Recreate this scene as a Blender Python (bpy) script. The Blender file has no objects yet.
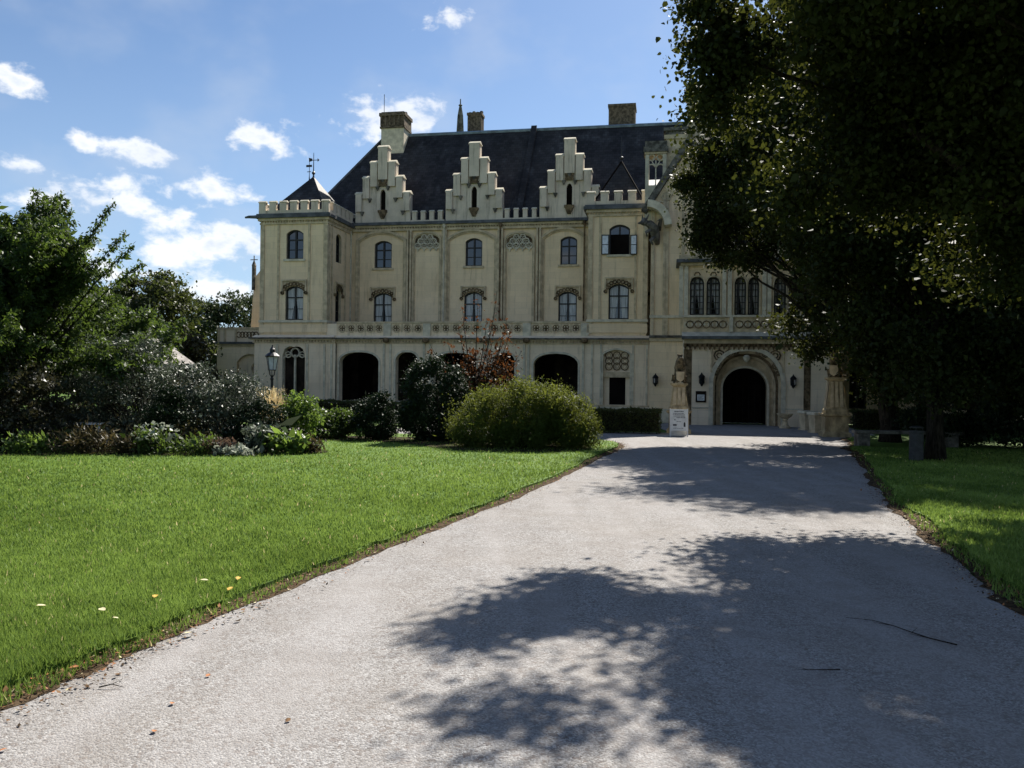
import bpy, bmesh, math, random
import numpy as np
from mathutils import Vector, Matrix
from mathutils.geometry import tessellate_polygon
random.seed(7)
RNG = np.random.default_rng(11)
SC = bpy.context.scene
R_ = math.radians
# ------------------------------------------------------------------ camera
F = 830.0; ROLL = 0.012; EYE = 2.2
cd = bpy.data.cameras.new('camera'); cam = bpy.data.objects.new('camera', cd); SC.collection.objects.link(cam)
cd.sensor_width = 36; cd.lens = F/1024*36; cd.clip_start = .1; cd.clip_end = 6000
cam.matrix_world = Matrix.Translation((0, 0, EYE)) @ Matrix.Rotation(R_(90), 4, 'X') @ Matrix.Rotation(ROLL, 4, 'Z')
SC.camera = cam
# ------------------------------------------------------------------ light
SUN_AZ, SUN_EL = R_(25), R_(46)          # azimuth from +Y towards +X
SC.view_settings.view_transform = 'Standard'; SC.view_settings.look = 'None'
SC.view_settings.exposure = 1.05; SC.view_settings.gamma = 1
sl = bpy.data.lights.new('sun', 'SUN'); sun = bpy.data.objects.new('sun', sl); SC.collection.objects.link(sun)
sl.energy = 5.0; sl.angle = R_(.53); sl.color = (1, .95, .87)
sd = Vector((math.sin(SUN_AZ)*math.cos(SUN_EL), math.cos(SUN_AZ)*math.cos(SUN_EL), math.sin(SUN_EL)))
sun.rotation_euler = sd.to_track_quat('Z', 'Y').to_euler()
SC.cycles.use_denoising = True
SC.cycles.sample_clamp_indirect = 4; SC.cycles.sample_clamp_direct = 6
SC.cycles.max_bounces = 6; SC.cycles.diffuse_bounces = 3; SC.cycles.transparent_max_bounces = 6
SC.cycles.transmission_bounces = 3; SC.cycles.glossy_bounces = 2

def nt_helpers(nt):
    N, Lk = nt.nodes, nt.links
    def node(t, **kw):
        n = N.new(t)
        for k, v in kw.items():
            if k.startswith('i_'):
                n.inputs[k[2:].replace('_', ' ')].default_value = v
            else: setattr(n, k, v)
        return n
    def link(a, b): Lk.new(a, b)
    def math_(op, a, b=None, c=None, clamp=False):
        n = N.new('ShaderNodeMath'); n.operation = op; n.use_clamp = clamp
        for i, x in enumerate((a, b, c)):
            if x is None: continue
            if isinstance(x, (int, float)): n.inputs[i].default_value = x
            else: Lk.new(x, n.inputs[i])
        return n.outputs[0]
    def mix(f, a, b, bt='MIX'):
        n = N.new('ShaderNodeMix'); n.data_type = 'RGBA'; n.blend_type = bt
        for i, x in ((0, f), (6, a), (7, b)):
            if isinstance(x, (int, float)): n.inputs[i].default_value = x
            elif isinstance(x, tuple): n.inputs[i].default_value = (*x[:3], 1)
            else: Lk.new(x, n.inputs[i])
        return n.outputs[2]
    def mr(x, a, b, c, d, smooth=True):
        n = N.new('ShaderNodeMapRange'); n.interpolation_type = 'SMOOTHSTEP' if smooth else 'LINEAR'
        Lk.new(x, n.inputs[0])
        for i, v in enumerate((a, b, c, d)): n.inputs[i+1].default_value = v
        return n.outputs[0]
    return node, link, math_, mix, mr

def make_world():
    w = bpy.data.worlds.new('World'); SC.world = w; w.use_nodes = True
    nt = w.node_tree; nt.nodes.clear()
    node, link, M, mix, mr = nt_helpers(nt)
    out = node('ShaderNodeOutputWorld'); bg = node('ShaderNodeBackground'); link(bg.outputs[0], out.inputs[0])
    sky = node('ShaderNodeTexSky'); sky.sky_type = 'NISHITA'; sky.sun_disc = False
    sky.sun_elevation = SUN_EL; sky.sun_rotation = SUN_AZ; sky.altitude = 200; sky.air_density = 1.0; sky.dust_density = .6; sky.ozone_density = 1.6
    tc = node('ShaderNodeTexCoord'); sp = node('ShaderNodeSeparateXYZ'); link(tc.outputs['Generated'], sp.inputs[0])
    az = M('ARCTAN2', sp.outputs[0], sp.outputs[1]); el = M('ARCSINE', sp.outputs[2])
    cb = node('ShaderNodeCombineXYZ'); link(az, cb.inputs[0]); link(M('MULTIPLY', el, 1.6), cb.inputs[1])
    n1 = node('ShaderNodeTexNoise', noise_dimensions='2D'); link(cb.outputs[0], n1.inputs['Vector'])
    n1.inputs['Scale'].default_value = 26; n1.inputs['Detail'].default_value = 8; n1.inputs['Roughness'].default_value = .56; n1.inputs['Distortion'].default_value = .1
    n2 = node('ShaderNodeTexNoise', noise_dimensions='2D'); link(cb.outputs[0], n2.inputs['Vector'])
    n2.inputs['Scale'].default_value = 7; n2.inputs['Detail'].default_value = 4
    # cumulus: azimuth, elevation, half widths (degrees), weight
    CL = [(-30.9,16.9,1.6,1.2,1),(-30.6,12.5,1.7,.6,.75),(-27.4,14.0,.9,.85,.75),(-24.7,13.9,2.4,.95,1),(-24.9,11.4,3.2,1.3,1.0),(-29.3,10.5,2.3,1.0,.95),(-19.7,12.4,2.8,1,.95),(-16.6,15.7,2.5,1.3,1),
          (-21.0,8.6,4.0,2.5,1.15),(-17.5,9.2,1.9,1.2,.9),(-26.2,7.2,3.2,1.2,.85),(-19.4,5.6,5.0,1.2,.9),(-8.7,17.3,3.1,1.75,.95),(-7.3,18.2,2.0,1.1,.8),(-4.8,23.7,1.8,1.0,.75),(-31.7,7.4,2.4,1.6,.85),
          (-40,10,6,4,1.1),(-62,16,13,6,1),(55,18,14,6,1),(95,22,20,8,1),(-105,20,18,7,1),(150,24,22,8,1),(-160,16,20,7,1)]
    field = None
    for a0, e0, wa, we, wt in CL:
        dx = M('DIVIDE', M('SUBTRACT', az, R_(a0)), R_(wa)); dy = M('DIVIDE', M('SUBTRACT', el, R_(e0)), R_(we))
        d = M('SQRT', M('ADD', M('MULTIPLY', dx, dx), M('MULTIPLY', dy, dy)))
        f = M('MULTIPLY', M('SUBTRACT', 1.0, d), wt)
        field = f if field is None else M('MAXIMUM', field, f)
    field = M('MAXIMUM', field, -0.8)
    dens = M('ADD', field, M('MULTIPLY', M('SUBTRACT', n1.outputs[0], .50), 2.6))
    cov = mr(dens, .02, .8, 0, .95)
    veil = mr(n2.outputs[0], .42, .8, 0, .22)
    thick = mr(M('ADD', dens, M('MULTIPLY', M('SUBTRACT', n2.outputs[0], .5), 1.5)), .5, 1.7, 0, 1)
    cc = mix(thick, (10, 10.2, 10.5), (6.4, 7.3, 8.8))
    hz = mr(el, 0, R_(26), .46, .03)
    skc = mix(hz, mix(1., sky.outputs[0], (.80, .95, 1.10), 'MULTIPLY'), (5.6, 7.2, 9.4))
    skc = mix(veil, skc, (7.0, 7.4, 8.0))
    col = mix(cov, skc, cc)
    link(col, bg.inputs[0]); bg.inputs[1].default_value = .052
make_world()

# ------------------------------------------------------------------ materials
MATS = {}
def mat(name, base, rough=.8, spec=.3, var=.15, scale=1.5, bump=0., bscale=20., col2=None, metallic=0., coat=0., detail=6, stretch=None):
    m = bpy.data.materials.new(name); m.use_nodes = True; nt = m.node_tree; nt.nodes.clear()
    node, link, M, mix, mr = nt_helpers(nt)
    out = node('ShaderNodeOutputMaterial'); p = node('ShaderNodeBsdfPrincipled'); link(p.outputs[0], out.inputs[0])
    tc = node('ShaderNodeTexCoord'); v = tc.outputs['Object']
    if stretch:
        mp = node('ShaderNodeMapping'); mp.inputs['Scale'].default_value = stretch; link(v, mp.inputs[0]); v = mp.outputs[0]
    n = node('ShaderNodeTexNoise'); link(v, n.inputs['Vector']); n.inputs['Scale'].default_value = scale; n.inputs['Detail'].default_value = detail; n.inputs['Roughness'].default_value = .6
    c2 = col2 or tuple(max(0, x*(1-var*2.2)) for x in base)
    c1 = tuple(min(1, x*(1+var*.6)) for x in base)
    link(mix(mr(n.outputs[0], .34, .66, 0, 1), c1, c2), p.inputs['Base Color'])
    p.inputs['Roughness'].default_value = rough; p.inputs['Specular IOR Level'].default_value = spec; p.inputs['Metallic'].default_value = metallic; p.inputs['Coat Weight'].default_value = coat
    if bump:
        b = node('ShaderNodeBump'); b.inputs['Strength'].default_value = bump; b.inputs['Distance'].default_value = .02
        nb = node('ShaderNodeTexNoise'); link(v, nb.inputs['Vector']); nb.inputs['Scale'].default_value = bscale; nb.inputs['Detail'].default_value = 5
        link(nb.outputs[0], b.inputs['Height']); link(b.outputs[0], p.inputs['Normal'])
    MATS[name] = m; return m

def mat_stucco(name, base, dark, joints=.25, stain=.7):
    """lime render with faint ashlar joints, rain streaks and patchy repairs"""
    m = bpy.data.materials.new(name); m.use_nodes = True; nt = m.node_tree; nt.nodes.clear()
    node, link, M, mix, mr = nt_helpers(nt)
    out = node('ShaderNodeOutputMaterial'); p = node('ShaderNodeBsdfPrincipled'); link(p.outputs[0], out.inputs[0])
    tc = node('ShaderNodeTexCoord'); sp = node('ShaderNodeSeparateXYZ'); link(tc.outputs['Object'], sp.inputs[0])
    cb = node('ShaderNodeCombineXYZ'); link(M('ADD', sp.outputs[0], sp.outputs[1]), cb.inputs[0]); link(sp.outputs[2], cb.inputs[1])
    br = node('ShaderNodeTexBrick'); link(cb.outputs[0], br.inputs['Vector'])
    br.inputs['Scale'].default_value = 1.0; br.inputs['Brick Width'].default_value = .95; br.inputs['Row Height'].default_value = .42; br.inputs['Mortar Size'].default_value = .012; br.inputs['Mortar Smooth'].default_value = .3
    br.inputs['Color1'].default_value = (.92, .92, .92, 1); br.inputs['Color2'].default_value = (1, 1, 1, 1); br.inputs['Mortar'].default_value = (1-joints,)*3+(1,)
    n = node('ShaderNodeTexNoise'); link(tc.outputs['Object'], n.inputs['Vector']); n.inputs['Scale'].default_value = .55; n.inputs['Detail'].default_value = 8; n.inputs['Roughness'].default_value = .65
    mp = node('ShaderNodeMapping'); mp.inputs['Scale'].default_value = (2.6, 2.6, .22); link(tc.outputs['Object'], mp.inputs[0])
    n2 = node('ShaderNodeTexNoise'); link(mp.outputs[0], n2.inputs['Vector']); n2.inputs['Scale'].default_value = 1.2; n2.inputs['Detail'].default_value = 7; n2.inputs['Roughness'].default_value = .7
    n3 = node('ShaderNodeTexNoise'); link(tc.outputs['Object'], n3.inputs['Vector']); n3.inputs['Scale'].default_value = 9; n3.inputs['Detail'].default_value = 6
    c = mix(mr(n.outputs[0], .35, .7, 0, .55), base, dark)
    c = mix(mr(n2.outputs[0], .51, .72, 0, stain), c, tuple(x*.5 for x in dark))
    c = mix(mr(n3.outputs[0], .3, .7, 0, .22), c, tuple(x*.8 for x in base))
    c = mix(1.0, c, br.outputs[0], 'MULTIPLY')
    link(c, p.inputs['Base Color']); p.inputs['Roughness'].default_value = .9; p.inputs['Specular IOR Level'].default_value = .15
    b = node('ShaderNodeBump'); b.inputs['Strength'].default_value = .35; b.inputs['Distance'].default_value = .02
    link(n3.outputs[0], b.inputs['Height']); link(b.outputs[0], p.inputs['Normal'])
    MATS[name] = m; return m

def mat_leaf(name, c1, c2, trans=.35, rough=.45, spec=.4, trc=None):
    m = bpy.data.materials.new(name); m.use_nodes = True; nt = m.node_tree; nt.nodes.clear()
    node, link, M, mix, mr = nt_helpers(nt)
    out = node('ShaderNodeOutputMaterial'); p = node('ShaderNodeBsdfPrincipled')
    at = node('ShaderNodeAttribute', attribute_name='tint')
    col = mix(at.outputs['Fac'], c1, c2)
    link(col, p.inputs['Base Color']); p.inputs['Roughness'].default_value = rough; p.inputs['Specular IOR Level'].default_value = spec
    t = node('ShaderNodeBsdfTranslucent')
    tcol = mix(.5, col, trc or tuple(min(1, x*1.6) for x in c2)); link(tcol, t.inputs[0])
    ms = node('ShaderNodeMixShader'); ms.inputs[0].default_value = trans
    link(p.outputs[0], ms.inputs[1]); link(t.outputs[0], ms.inputs[2]); link(ms.outputs[0], out.inputs[0])
    MATS[name] = m; return m

def mat_gravel():
    m = bpy.data.materials.new('gravel_drive'); m.use_nodes = True; nt = m.node_tree; nt.nodes.clear()
    node, link, M, mix, mr = nt_helpers(nt)
    out = node('ShaderNodeOutputMaterial'); p = node('ShaderNodeBsdfPrincipled'); link(p.outputs[0], out.inputs[0])
    tc = node('ShaderNodeTexCoord'); v = tc.outputs['Object']
    vo = node('ShaderNodeTexVoronoi'); link(v, vo.inputs['Vector']); vo.inputs['Scale'].default_value = 75
    vo2 = node('ShaderNodeTexVoronoi'); link(v, vo2.inputs['Vector']); vo2.inputs['Scale'].default_value = 33
    n1 = node('ShaderNodeTexNoise'); link(v, n1.inputs['Vector']); n1.inputs['Scale'].default_value = .45; n1.inputs['Detail'].default_value = 8; n1.inputs['Roughness'].default_value = .7
    n2 = node('ShaderNodeTexNoise'); link(v, n2.inputs['Vector']); n2.inputs['Scale'].default_value = 26; n2.inputs['Detail'].default_value = 5; n2.inputs['Roughness'].default_value = .75
    mp = node('ShaderNodeMapping'); mp.inputs['Rotation'].default_value = (0, 0, R_(-17)); mp.inputs['Scale'].default_value = (1.6, .12, 1); link(v, mp.inputs[0])
    n4 = node('ShaderNodeTexNoise'); link(mp.outputs[0], n4.inputs['Vector']); n4.inputs['Scale'].default_value = 1.1; n4.inputs['Detail'].default_value = 5
    g = node('ShaderNodeSeparateColor'); link(vo.outputs['Color'], g.inputs[0])
    g2 = node('ShaderNodeSeparateColor'); link(vo2.outputs['Color'], g2.inputs[0])
    c = mix(mr(g.outputs[0], 0, 1, 0, 1, False), (.20, .19, .18), (.55, .54, .53))
    c = mix(mr(g.outputs[1], .80, .9, 0, .75), c, (.12, .105, .10))
    c = mix(mr(g2.outputs[0], .84, .93, 0, .6), c, (.15, .11, .09))
    c = mix(mr(n2.outputs[0], .35, .68, 0, .5), c, (.24, .225, .215))
    c = mix(mr(n1.outputs[0], .38, .68, 0, .45), c, (.31, .28, .25))
    c = mix(mr(n4.outputs[0], .42, .66, 0, .45), c, (.40, .38, .37))
    n5 = node('ShaderNodeTexNoise'); link(v, n5.inputs['Vector']); n5.inputs['Scale'].default_value = 1.7; n5.inputs['Detail'].default_value = 7; n5.inputs['Roughness'].default_value = .7
    c = mix(mr(n5.outputs[0], .40, .66, 0, .35), c, (.22, .195, .175))
    c = mix(1., c, (.80, .80, .795), 'MULTIPLY')
    link(c, p.inputs['Base Color']); p.inputs['Roughness'].default_value = .95; p.inputs['Specular IOR Level'].default_value = .15
    b = node('ShaderNodeBump'); b.inputs['Strength'].default_value = .7; b.inputs['Distance'].default_value = .008
    h = M('ADD', M('MULTIPLY', vo.outputs['Distance'], -1.2), M('MULTIPLY', n2.outputs[0], .8))
    link(h, b.inputs['Height']); link(b.outputs[0], p.inputs['Normal'])
    MATS['gravel_drive'] = m

def mat_lawn(name, k=1.0):
    m = bpy.data.materials.new(name); m.use_nodes = True; nt = m.node_tree; nt.nodes.clear()
    node, link, M, mix, mr = nt_helpers(nt)
    out = node('ShaderNodeOutputMaterial'); p = node('ShaderNodeBsdfPrincipled'); link(p.outputs[0], out.inputs[0])
    tc = node('ShaderNodeTexCoord'); v = tc.outputs['Object']
    def no(s, d, r=.65):
        n = node('ShaderNodeTexNoise'); link(v, n.inputs['Vector']); n.inputs['Scale'].default_value = s; n.inputs['Detail'].default_value = d; n.inputs['Roughness'].default_value = r; return n.outputs[0]
    a, b_, c_ = no(.35, 5), no(2.2, 6, .7), no(45, 5, .8)
    c = mix(mr(a, .35, .68, 0, 1), (.098*k, .188*k, .020*k), (.155*k, .238*k, .038*k))
    c = mix(mr(b_, .38, .66, 0, .65), c, (.070*k, .135*k, .014*k))
    c = mix(mr(c_, .35, .68, 0, .75), c, (.035*k, .068*k, .010*k))
    link(c, p.inputs['Base Color']); p.inputs['Roughness'].default_value = .8; p.inputs['Specular IOR Level'].default_value = .15
    b = node('ShaderNodeBump'); b.inputs['Strength'].default_value = .8; b.inputs['Distance'].default_value = .03
    link(c_, b.inputs['Height']); link(b.outputs[0], p.inputs['Normal'])
    MATS[name] = m

mat_stucco('stucco', (.90, .70, .455), (.73, .55, .345), joints=.14, stain=.5)
mat_stucco('stucco_low', (.90, .74, .535), (.73, .57, .39), joints=.14, stain=.58)
mat_stucco('gable_plaster', (.72, .61, .475), (.38, .32, .24), joints=.06, stain=.9)
mat('stone_trim', (.60, .48, .315), .9, .2, .14, 2.5, .3, 14)
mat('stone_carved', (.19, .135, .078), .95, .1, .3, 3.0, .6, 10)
mat('stone_pale', (.64, .57, .43), .9, .2, .12, 2.5, .3, 14)
mat('stone_weathered', (.46, .36, .21), .95, .1, .3, 2.2, .4, 12, col2=(.24, .185, .11), stretch=(1.5, 1.5, .8))
mat('stone_lion', (.20, .15, .085), .9, .2, .3, 6, .5, 12, col2=(.045, .036, .024))
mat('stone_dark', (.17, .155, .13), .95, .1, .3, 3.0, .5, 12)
def mat_slate(name, c1, c2):
    m = bpy.data.materials.new(name); m.use_nodes = True; nt = m.node_tree; nt.nodes.clear()
    node, link, M, mix, mr = nt_helpers(nt)
    out = node('ShaderNodeOutputMaterial'); p = node('ShaderNodeBsdfPrincipled'); link(p.outputs[0], out.inputs[0])
    tc = node('ShaderNodeTexCoord'); sp = node('ShaderNodeSeparateXYZ'); link(tc.outputs['Object'], sp.inputs[0])
    cb = node('ShaderNodeCombineXYZ'); link(sp.outputs[0], cb.inputs[0]); link(sp.outputs[2], cb.inputs[1])
    br = node('ShaderNodeTexBrick'); link(cb.outputs[0], br.inputs['Vector']); br.inputs['Scale'].default_value = 1; br.inputs['Brick Width'].default_value = .34; br.inputs['Row Height'].default_value = .22; br.inputs['Mortar Size'].default_value = .012
    br.inputs['Color1'].default_value = (.7, .7, .7, 1); br.inputs['Color2'].default_value = (1.25, 1.25, 1.25, 1); br.inputs['Mortar'].default_value = (.45, .45, .45, 1)
    n = node('ShaderNodeTexNoise'); link(tc.outputs['Object'], n.inputs['Vector']); n.inputs['Scale'].default_value = .5; n.inputs['Detail'].default_value = 9; n.inputs['Roughness'].default_value = .7
    mp = node('ShaderNodeMapping'); mp.inputs['Scale'].default_value = (1.4, 1, .12); link(tc.outputs['Object'], mp.inputs[0])
    n2 = node('ShaderNodeTexNoise'); link(mp.outputs[0], n2.inputs['Vector']); n2.inputs['Scale'].default_value = 1; n2.inputs['Detail'].default_value = 6
    c = mix(mr(n.outputs[0], .36, .66, 0, 1), c1, c2); c = mix(mr(n2.outputs[0], .5, .75, 0, .6), c, tuple(x*2.3 for x in c1)); n3 = node('ShaderNodeTexNoise'); link(tc.outputs['Object'], n3.inputs['Vector']); n3.inputs['Scale'].default_value = .16; n3.inputs['Detail'].default_value = 5; c = mix(mr(n3.outputs[0], .48, .68, 0, .6), c, (.048, .043, .039)); c = mix(1., c, br.outputs[0], 'MULTIPLY')
    link(c, p.inputs['Base Color']); p.inputs['Roughness'].default_value = .8; p.inputs['Specular IOR Level'].default_value = .18
    b = node('ShaderNodeBump'); b.inputs['Strength'].default_value = .5; b.inputs['Distance'].default_value = .03; link(br.outputs[0], b.inputs['Height']); link(b.outputs[0], p.inputs['Normal'])
    MATS[name] = m
mat_slate('slate', (.034, .034, .037), (.018, .018, .021))
mat('slate_sunlit', (.105, .088, .070), .6, .3, .3, 2.0, .4, 9)  # sunlight painted into the slate of one pyramid face
mat('lead', (.10, .105, .11), .6, .4, .25, 2)
mat('zinc_ridge', (.16, .22, .27), .5, .5, .2, 2)
mat('chimney_brick', (.17, .13, .09), .95, .1, .35, 5, .6, 8, col2=(.07, .055, .04))
mat('iron', (.012, .012, .013), .5, .5, .2, 8)
mat('iron_wall', (.010, .010, .010), .7, .2, .2, 8)
mat('window_wood', (.020, .017, .015), .5, .4, .2, 8)
mat('window_pale', (.62, .60, .54), .6, .3, .1, 8)
mat('glass', (.012, .014, .017), .04, .9, .2, 2)
mat('curtain', (.50, .49, .46), .8, .1, .25, 3, col2=(.22, .215, .2), coat=.8, stretch=(9, 9, .3))
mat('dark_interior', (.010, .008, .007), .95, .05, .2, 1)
mat('dark_wood_and_shade', (.030, .022, .016), .8, .1, .3, 2, .2, 6)
mat('gate_wood', (.014, .011, .009), .85, .1, .3, 2, .2, 6)
mat('soil', (.085, .060, .036), .98, .05, .35, 9, .9, 40, col2=(.026, .018, .012))
mat('bed_soil', (.045, .036, .022), .98, .05, .35, 3, .9, 20)
mat('bark', (.032, .026, .019), .95, .1, .35, 6, .9, 14, stretch=(3, 3, .5))
mat('bark_light', (.13, .105, .08), .95, .1, .3, 6, .8, 14, stretch=(3, 3, .5))
mat('white_paint_and_lit_sill', (.72, .71, .68), .5, .3, .06, 4)
mat('sign_white', (.74, .73, .69), .5, .3, .08, 4)
mat('sign_ink', (.05, .05, .055), .7, .2, .1, 4)
mat('canvas_pale', (.70, .62, .53), .8, .1, .15, 3)
mat('lamp_glass', (.62, .66, .70), .15, .6, .1, 4)
mat('bin_metal', (.035, .037, .038), .6, .4, .2, 6)
mat('twig_bark', (.025, .019, .014), .9, .1, .3, 30)
mat('leaf_yellow', (.55, .36, .07), .7, .2, .2, 20)
mat('leaf_pale', (.62, .55, .33), .7, .2, .2, 20)
mat('leaf_rust', (.36, .15, .06), .7, .2, .2, 20)
mat('leaf_brown', (.16, .085, .035), .8, .2, .3, 20)
mat_gravel(); mat_lawn('lawn', 1.0); mat_lawn('lawn_far', .85)
mat_leaf('leaf_linden', (.007, .014, .003), (.034, .044, .009), .22, .58, .13, (.15, .16, .025))
mat_leaf('leaf_cherry', (.013, .030, .007), (.052, .086, .018), .34, .5, .25, (.19, .28, .04))
mat_leaf('leaf_silver', (.010, .019, .008), (.155, .185, .115), .12, .5, .4, (.2, .24, .16))
mat_leaf('leaf_laurel', (.005, .014, .004), (.018, .034, .009), .10, .6, .22)
mat_leaf('leaf_gold', (.028, .046, .008), (.064, .098, .017), .35, .55, .15, (.30, .32, .05))
mat_leaf('leaf_hedge', (.018, .030, .007), (.085, .092, .022), .25, .5, .3, (.25, .25, .05))
mat_leaf('leaf_copper', (.007, .012, .004), (.075, .030, .014), .28, .55, .15, (.30, .10, .03))
mat_leaf('leaf_green', (.016, .034, .008), (.050, .082, .018), .35, .5, .3, (.22, .33, .05))
mat_leaf('leaf_autumn', (.022, .028, .008), (.075, .058, .016), .3, .5, .3)
mat_leaf('leaf_bright', (.028, .062, .012), (.085, .14, .028), .4, .45, .35, (.35, .5, .08))
mat_leaf('leaf_rusty', (.022, .028, .010), (.085, .062, .024), .3, .5, .3)
mat_leaf('leaf_pink', (.03, .03, .015), (.14, .085, .06), .3, .5, .3)
mat_leaf('petal_white', (.08, .11, .06), (.36, .38, .31), .3, .5, .3)
mat_leaf('straw', (.42, .30, .14), (.68, .54, .30), .35, .6, .2)
mat_leaf('grass_blade', (.054, .114, .013), (.265, .375, .082), .35, .5, .25, (.28, .38, .07))
mat_leaf('leaf_bronze', (.008, .011, .005), (.065, .060, .026), .25, .45, .35)
mat_leaf('leaf_olive', (.016, .025, .007), (.048, .058, .016), .28, .5, .3, (.16, .2, .04))
mat_leaf('leaf_far', (.022, .036, .014), (.055, .075, .028), .25, .6, .2)

# ------------------------------------------------------------------ object helpers
COL = SC.collection
def tag(o, label=None, cat=None, group=None, kind=None):
    if label: o['label'] = label
    if cat: o['category'] = cat
    if group: o['group'] = group
    if kind: o['kind'] = kind
    return o
def empty(name, loc=(0, 0, 0), rz=0, label=None, cat=None, group=None):
    o = bpy.data.objects.new(name, None); COL.objects.link(o); o.location = loc; o.rotation_euler = (0, 0, rz); o.empty_display_size = .3
    return tag(o, label, cat, group)
class MB:
    def __init__(s, *mats): s.v = []; s.f = []; s.mi = []; s.mats = list(mats)
    def add(s, vs, fs, mi=0):
        b = len(s.v); s.v += [tuple(p) for p in vs]
        for f in fs: s.f.append([b+i for i in f]); s.mi.append(mi)
    def box(s, x0, x1, y0, y1, z0, z1, mi=0):
        s.add([(x0,y0,z0),(x1,y0,z0),(x1,y1,z0),(x0,y1,z0),(x0,y0,z1),(x1,y0,z1),(x1,y1,z1),(x0,y1,z1)],
              [(0,3,2,1),(4,5,6,7),(0,1,5,4),(1,2,6,5),(2,3,7,6),(3,0,4,7)], mi)
    def frustum(s, cx, cy, z0, z1, a0, b0, a1, b1, mi=0):
        s.add([(cx-a0,cy-b0,z0),(cx+a0,cy-b0,z0),(cx+a0,cy+b0,z0),(cx-a0,cy+b0,z0),(cx-a1,cy-b1,z1),(cx+a1,cy-b1,z1),(cx+a1,cy+b1,z1),(cx-a1,cy+b1,z1)],
              [(0,3,2,1),(4,5,6,7),(0,1,5,4),(1,2,6,5),(2,3,7,6),(3,0,4,7)], mi)
    def lathe(s, prof, cx=0, cy=0, n=16, mi=0, rot=0., sx=1., sy=1.):
        vs = []; fs = []
        for r, z in prof:
            for k in range(n):
                a = rot+2*math.pi*k/n; vs.append((cx+sx*r*math.cos(a), cy+sy*r*math.sin(a), z))
        for i in range(len(prof)-1):
            for k in range(n):
                k2 = (k+1) % n; fs.append((i*n+k, i*n+k2, (i+1)*n+k2, (i+1)*n+k))
        fs.append(tuple(range(n-1, -1, -1))); fs.append(tuple((len(prof)-1)*n+k for k in range(n)))
        s.add(vs, fs, mi)
    def tube(s, pts, rads, n=6, mi=0):
        pts = [Vector(p) for p in pts]
        if isinstance(rads, (int, float)): rads = [rads]*len(pts)
        vs = []; fs = []; ref = Vector((0.31, .2, 1)).normalized()
        for i, p in enumerate(pts):
            d = (pts[min(i+1, len(pts)-1)]-pts[max(i-1, 0)]).normalized()
            a = d.cross(ref)
            if a.length < .05: a = d.cross(Vector((1, 0, 0)))
            a.normalize(); b = d.cross(a)
            for k in range(n):
                t = 2*math.pi*k/n; vs.append(p+(a*math.cos(t)+b*math.sin(t))*rads[i])
        for i in range(len(pts)-1):
            for k in range(n):
                k2 = (k+1) % n; fs.append((i*n+k, i*n+k2, (i+1)*n+k2, (i+1)*n+k))
        fs.append(tuple(range(n-1, -1, -1))); fs.append(tuple((len(pts)-1)*n+k for k in range(n)))
        s.add(vs, fs, mi)
    def ext(s, poly, d0, d1, mp, mi=0):
        n = len(poly); tri = tessellate_polygon([[Vector((a, b, 0)) for a, b in poly]])
        vs = [mp(a, b, d0) for a, b in poly]+[mp(a, b, d1) for a, b in poly]
        fs = [tuple(t) for t in tri]+[tuple(n+i for i in t) for t in tri]
        fs += [(i, (i+1) % n, n+(i+1) % n, n+i) for i in range(n)]
        s.add(vs, fs, mi)
    def band(s, pts, w, d0, d1, mp, mi=0, closed=False):
        """bar of width w running along the polyline, on its left side"""
        P = [Vector((a, b)) for a, b in pts]; n = len(P); off = []
        for i in range(n):
            if closed: d1_ = P[i]-P[i-1]; d2_ = P[(i+1) % n]-P[i]
            else: d1_ = P[max(i, 1)]-P[max(i, 1)-1]; d2_ = P[min(i, n-2)+1]-P[min(i, n-2)]
            a = Vector((-d1_.y, d1_.x)).normalized(); b = Vector((-d2_.y, d2_.x)).normalized(); m = a+b
            if m.length < 1e-4: m = a
            m.normalize(); off.append(P[i]+m*w/max(.4, m.dot(a)))
        vs = []
        for i in range(n):
            for q, d in ((P[i], d0), (off[i], d0), (off[i], d1), (P[i], d1)): vs.append(mp(q[0], q[1], d))
        fs = []
        for i in range(n if closed else n-1):
            j = (i+1) % n
            for k in range(4): fs.append((i*4+k, j*4+k, j*4+(k+1) % 4, i*4+(k+1) % 4))
        if not closed: fs += [(0, 1, 2, 3), ((n-1)*4+3, (n-1)*4+2, (n-1)*4+1, (n-1)*4)]
        s.add(vs, fs, mi)
    def wall(s, outline, holes, rev, mp, mi=0, mr=0, d=0.):
        """wall face with real openings; each opening gets reveals rev deep"""
        loops = [outline]+holes; tri = tessellate_polygon([[Vector((a, b, 0)) for a, b in l] for l in loops])
        flat = [p for l in loops for p in l]
        s.add([mp(a, b, d) for a, b in flat], [tuple(t) for t in tri], mi)
        for h in holes:
            n = len(h); s.add([mp(a, b, d) for a, b in h]+[mp(a, b, d+rev) for a, b in h], [(i, (i+1) % n, n+(i+1) % n, n+i) for i in range(n)], mr)
    def ring(s, cx, cz, r, w, d0, d1, mp, n=10, mi=0, a0=0., a1=360.):
        full = abs(a1-a0) > 359
        pts = [(cx+r*math.cos(R_(a0+(a1-a0)*k/n)), cz+r*math.sin(R_(a0+(a1-a0)*k/n))) for k in range(n if full else n+1)]
        s.band(pts, w, d0, d1, mp, mi, closed=full)
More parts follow.
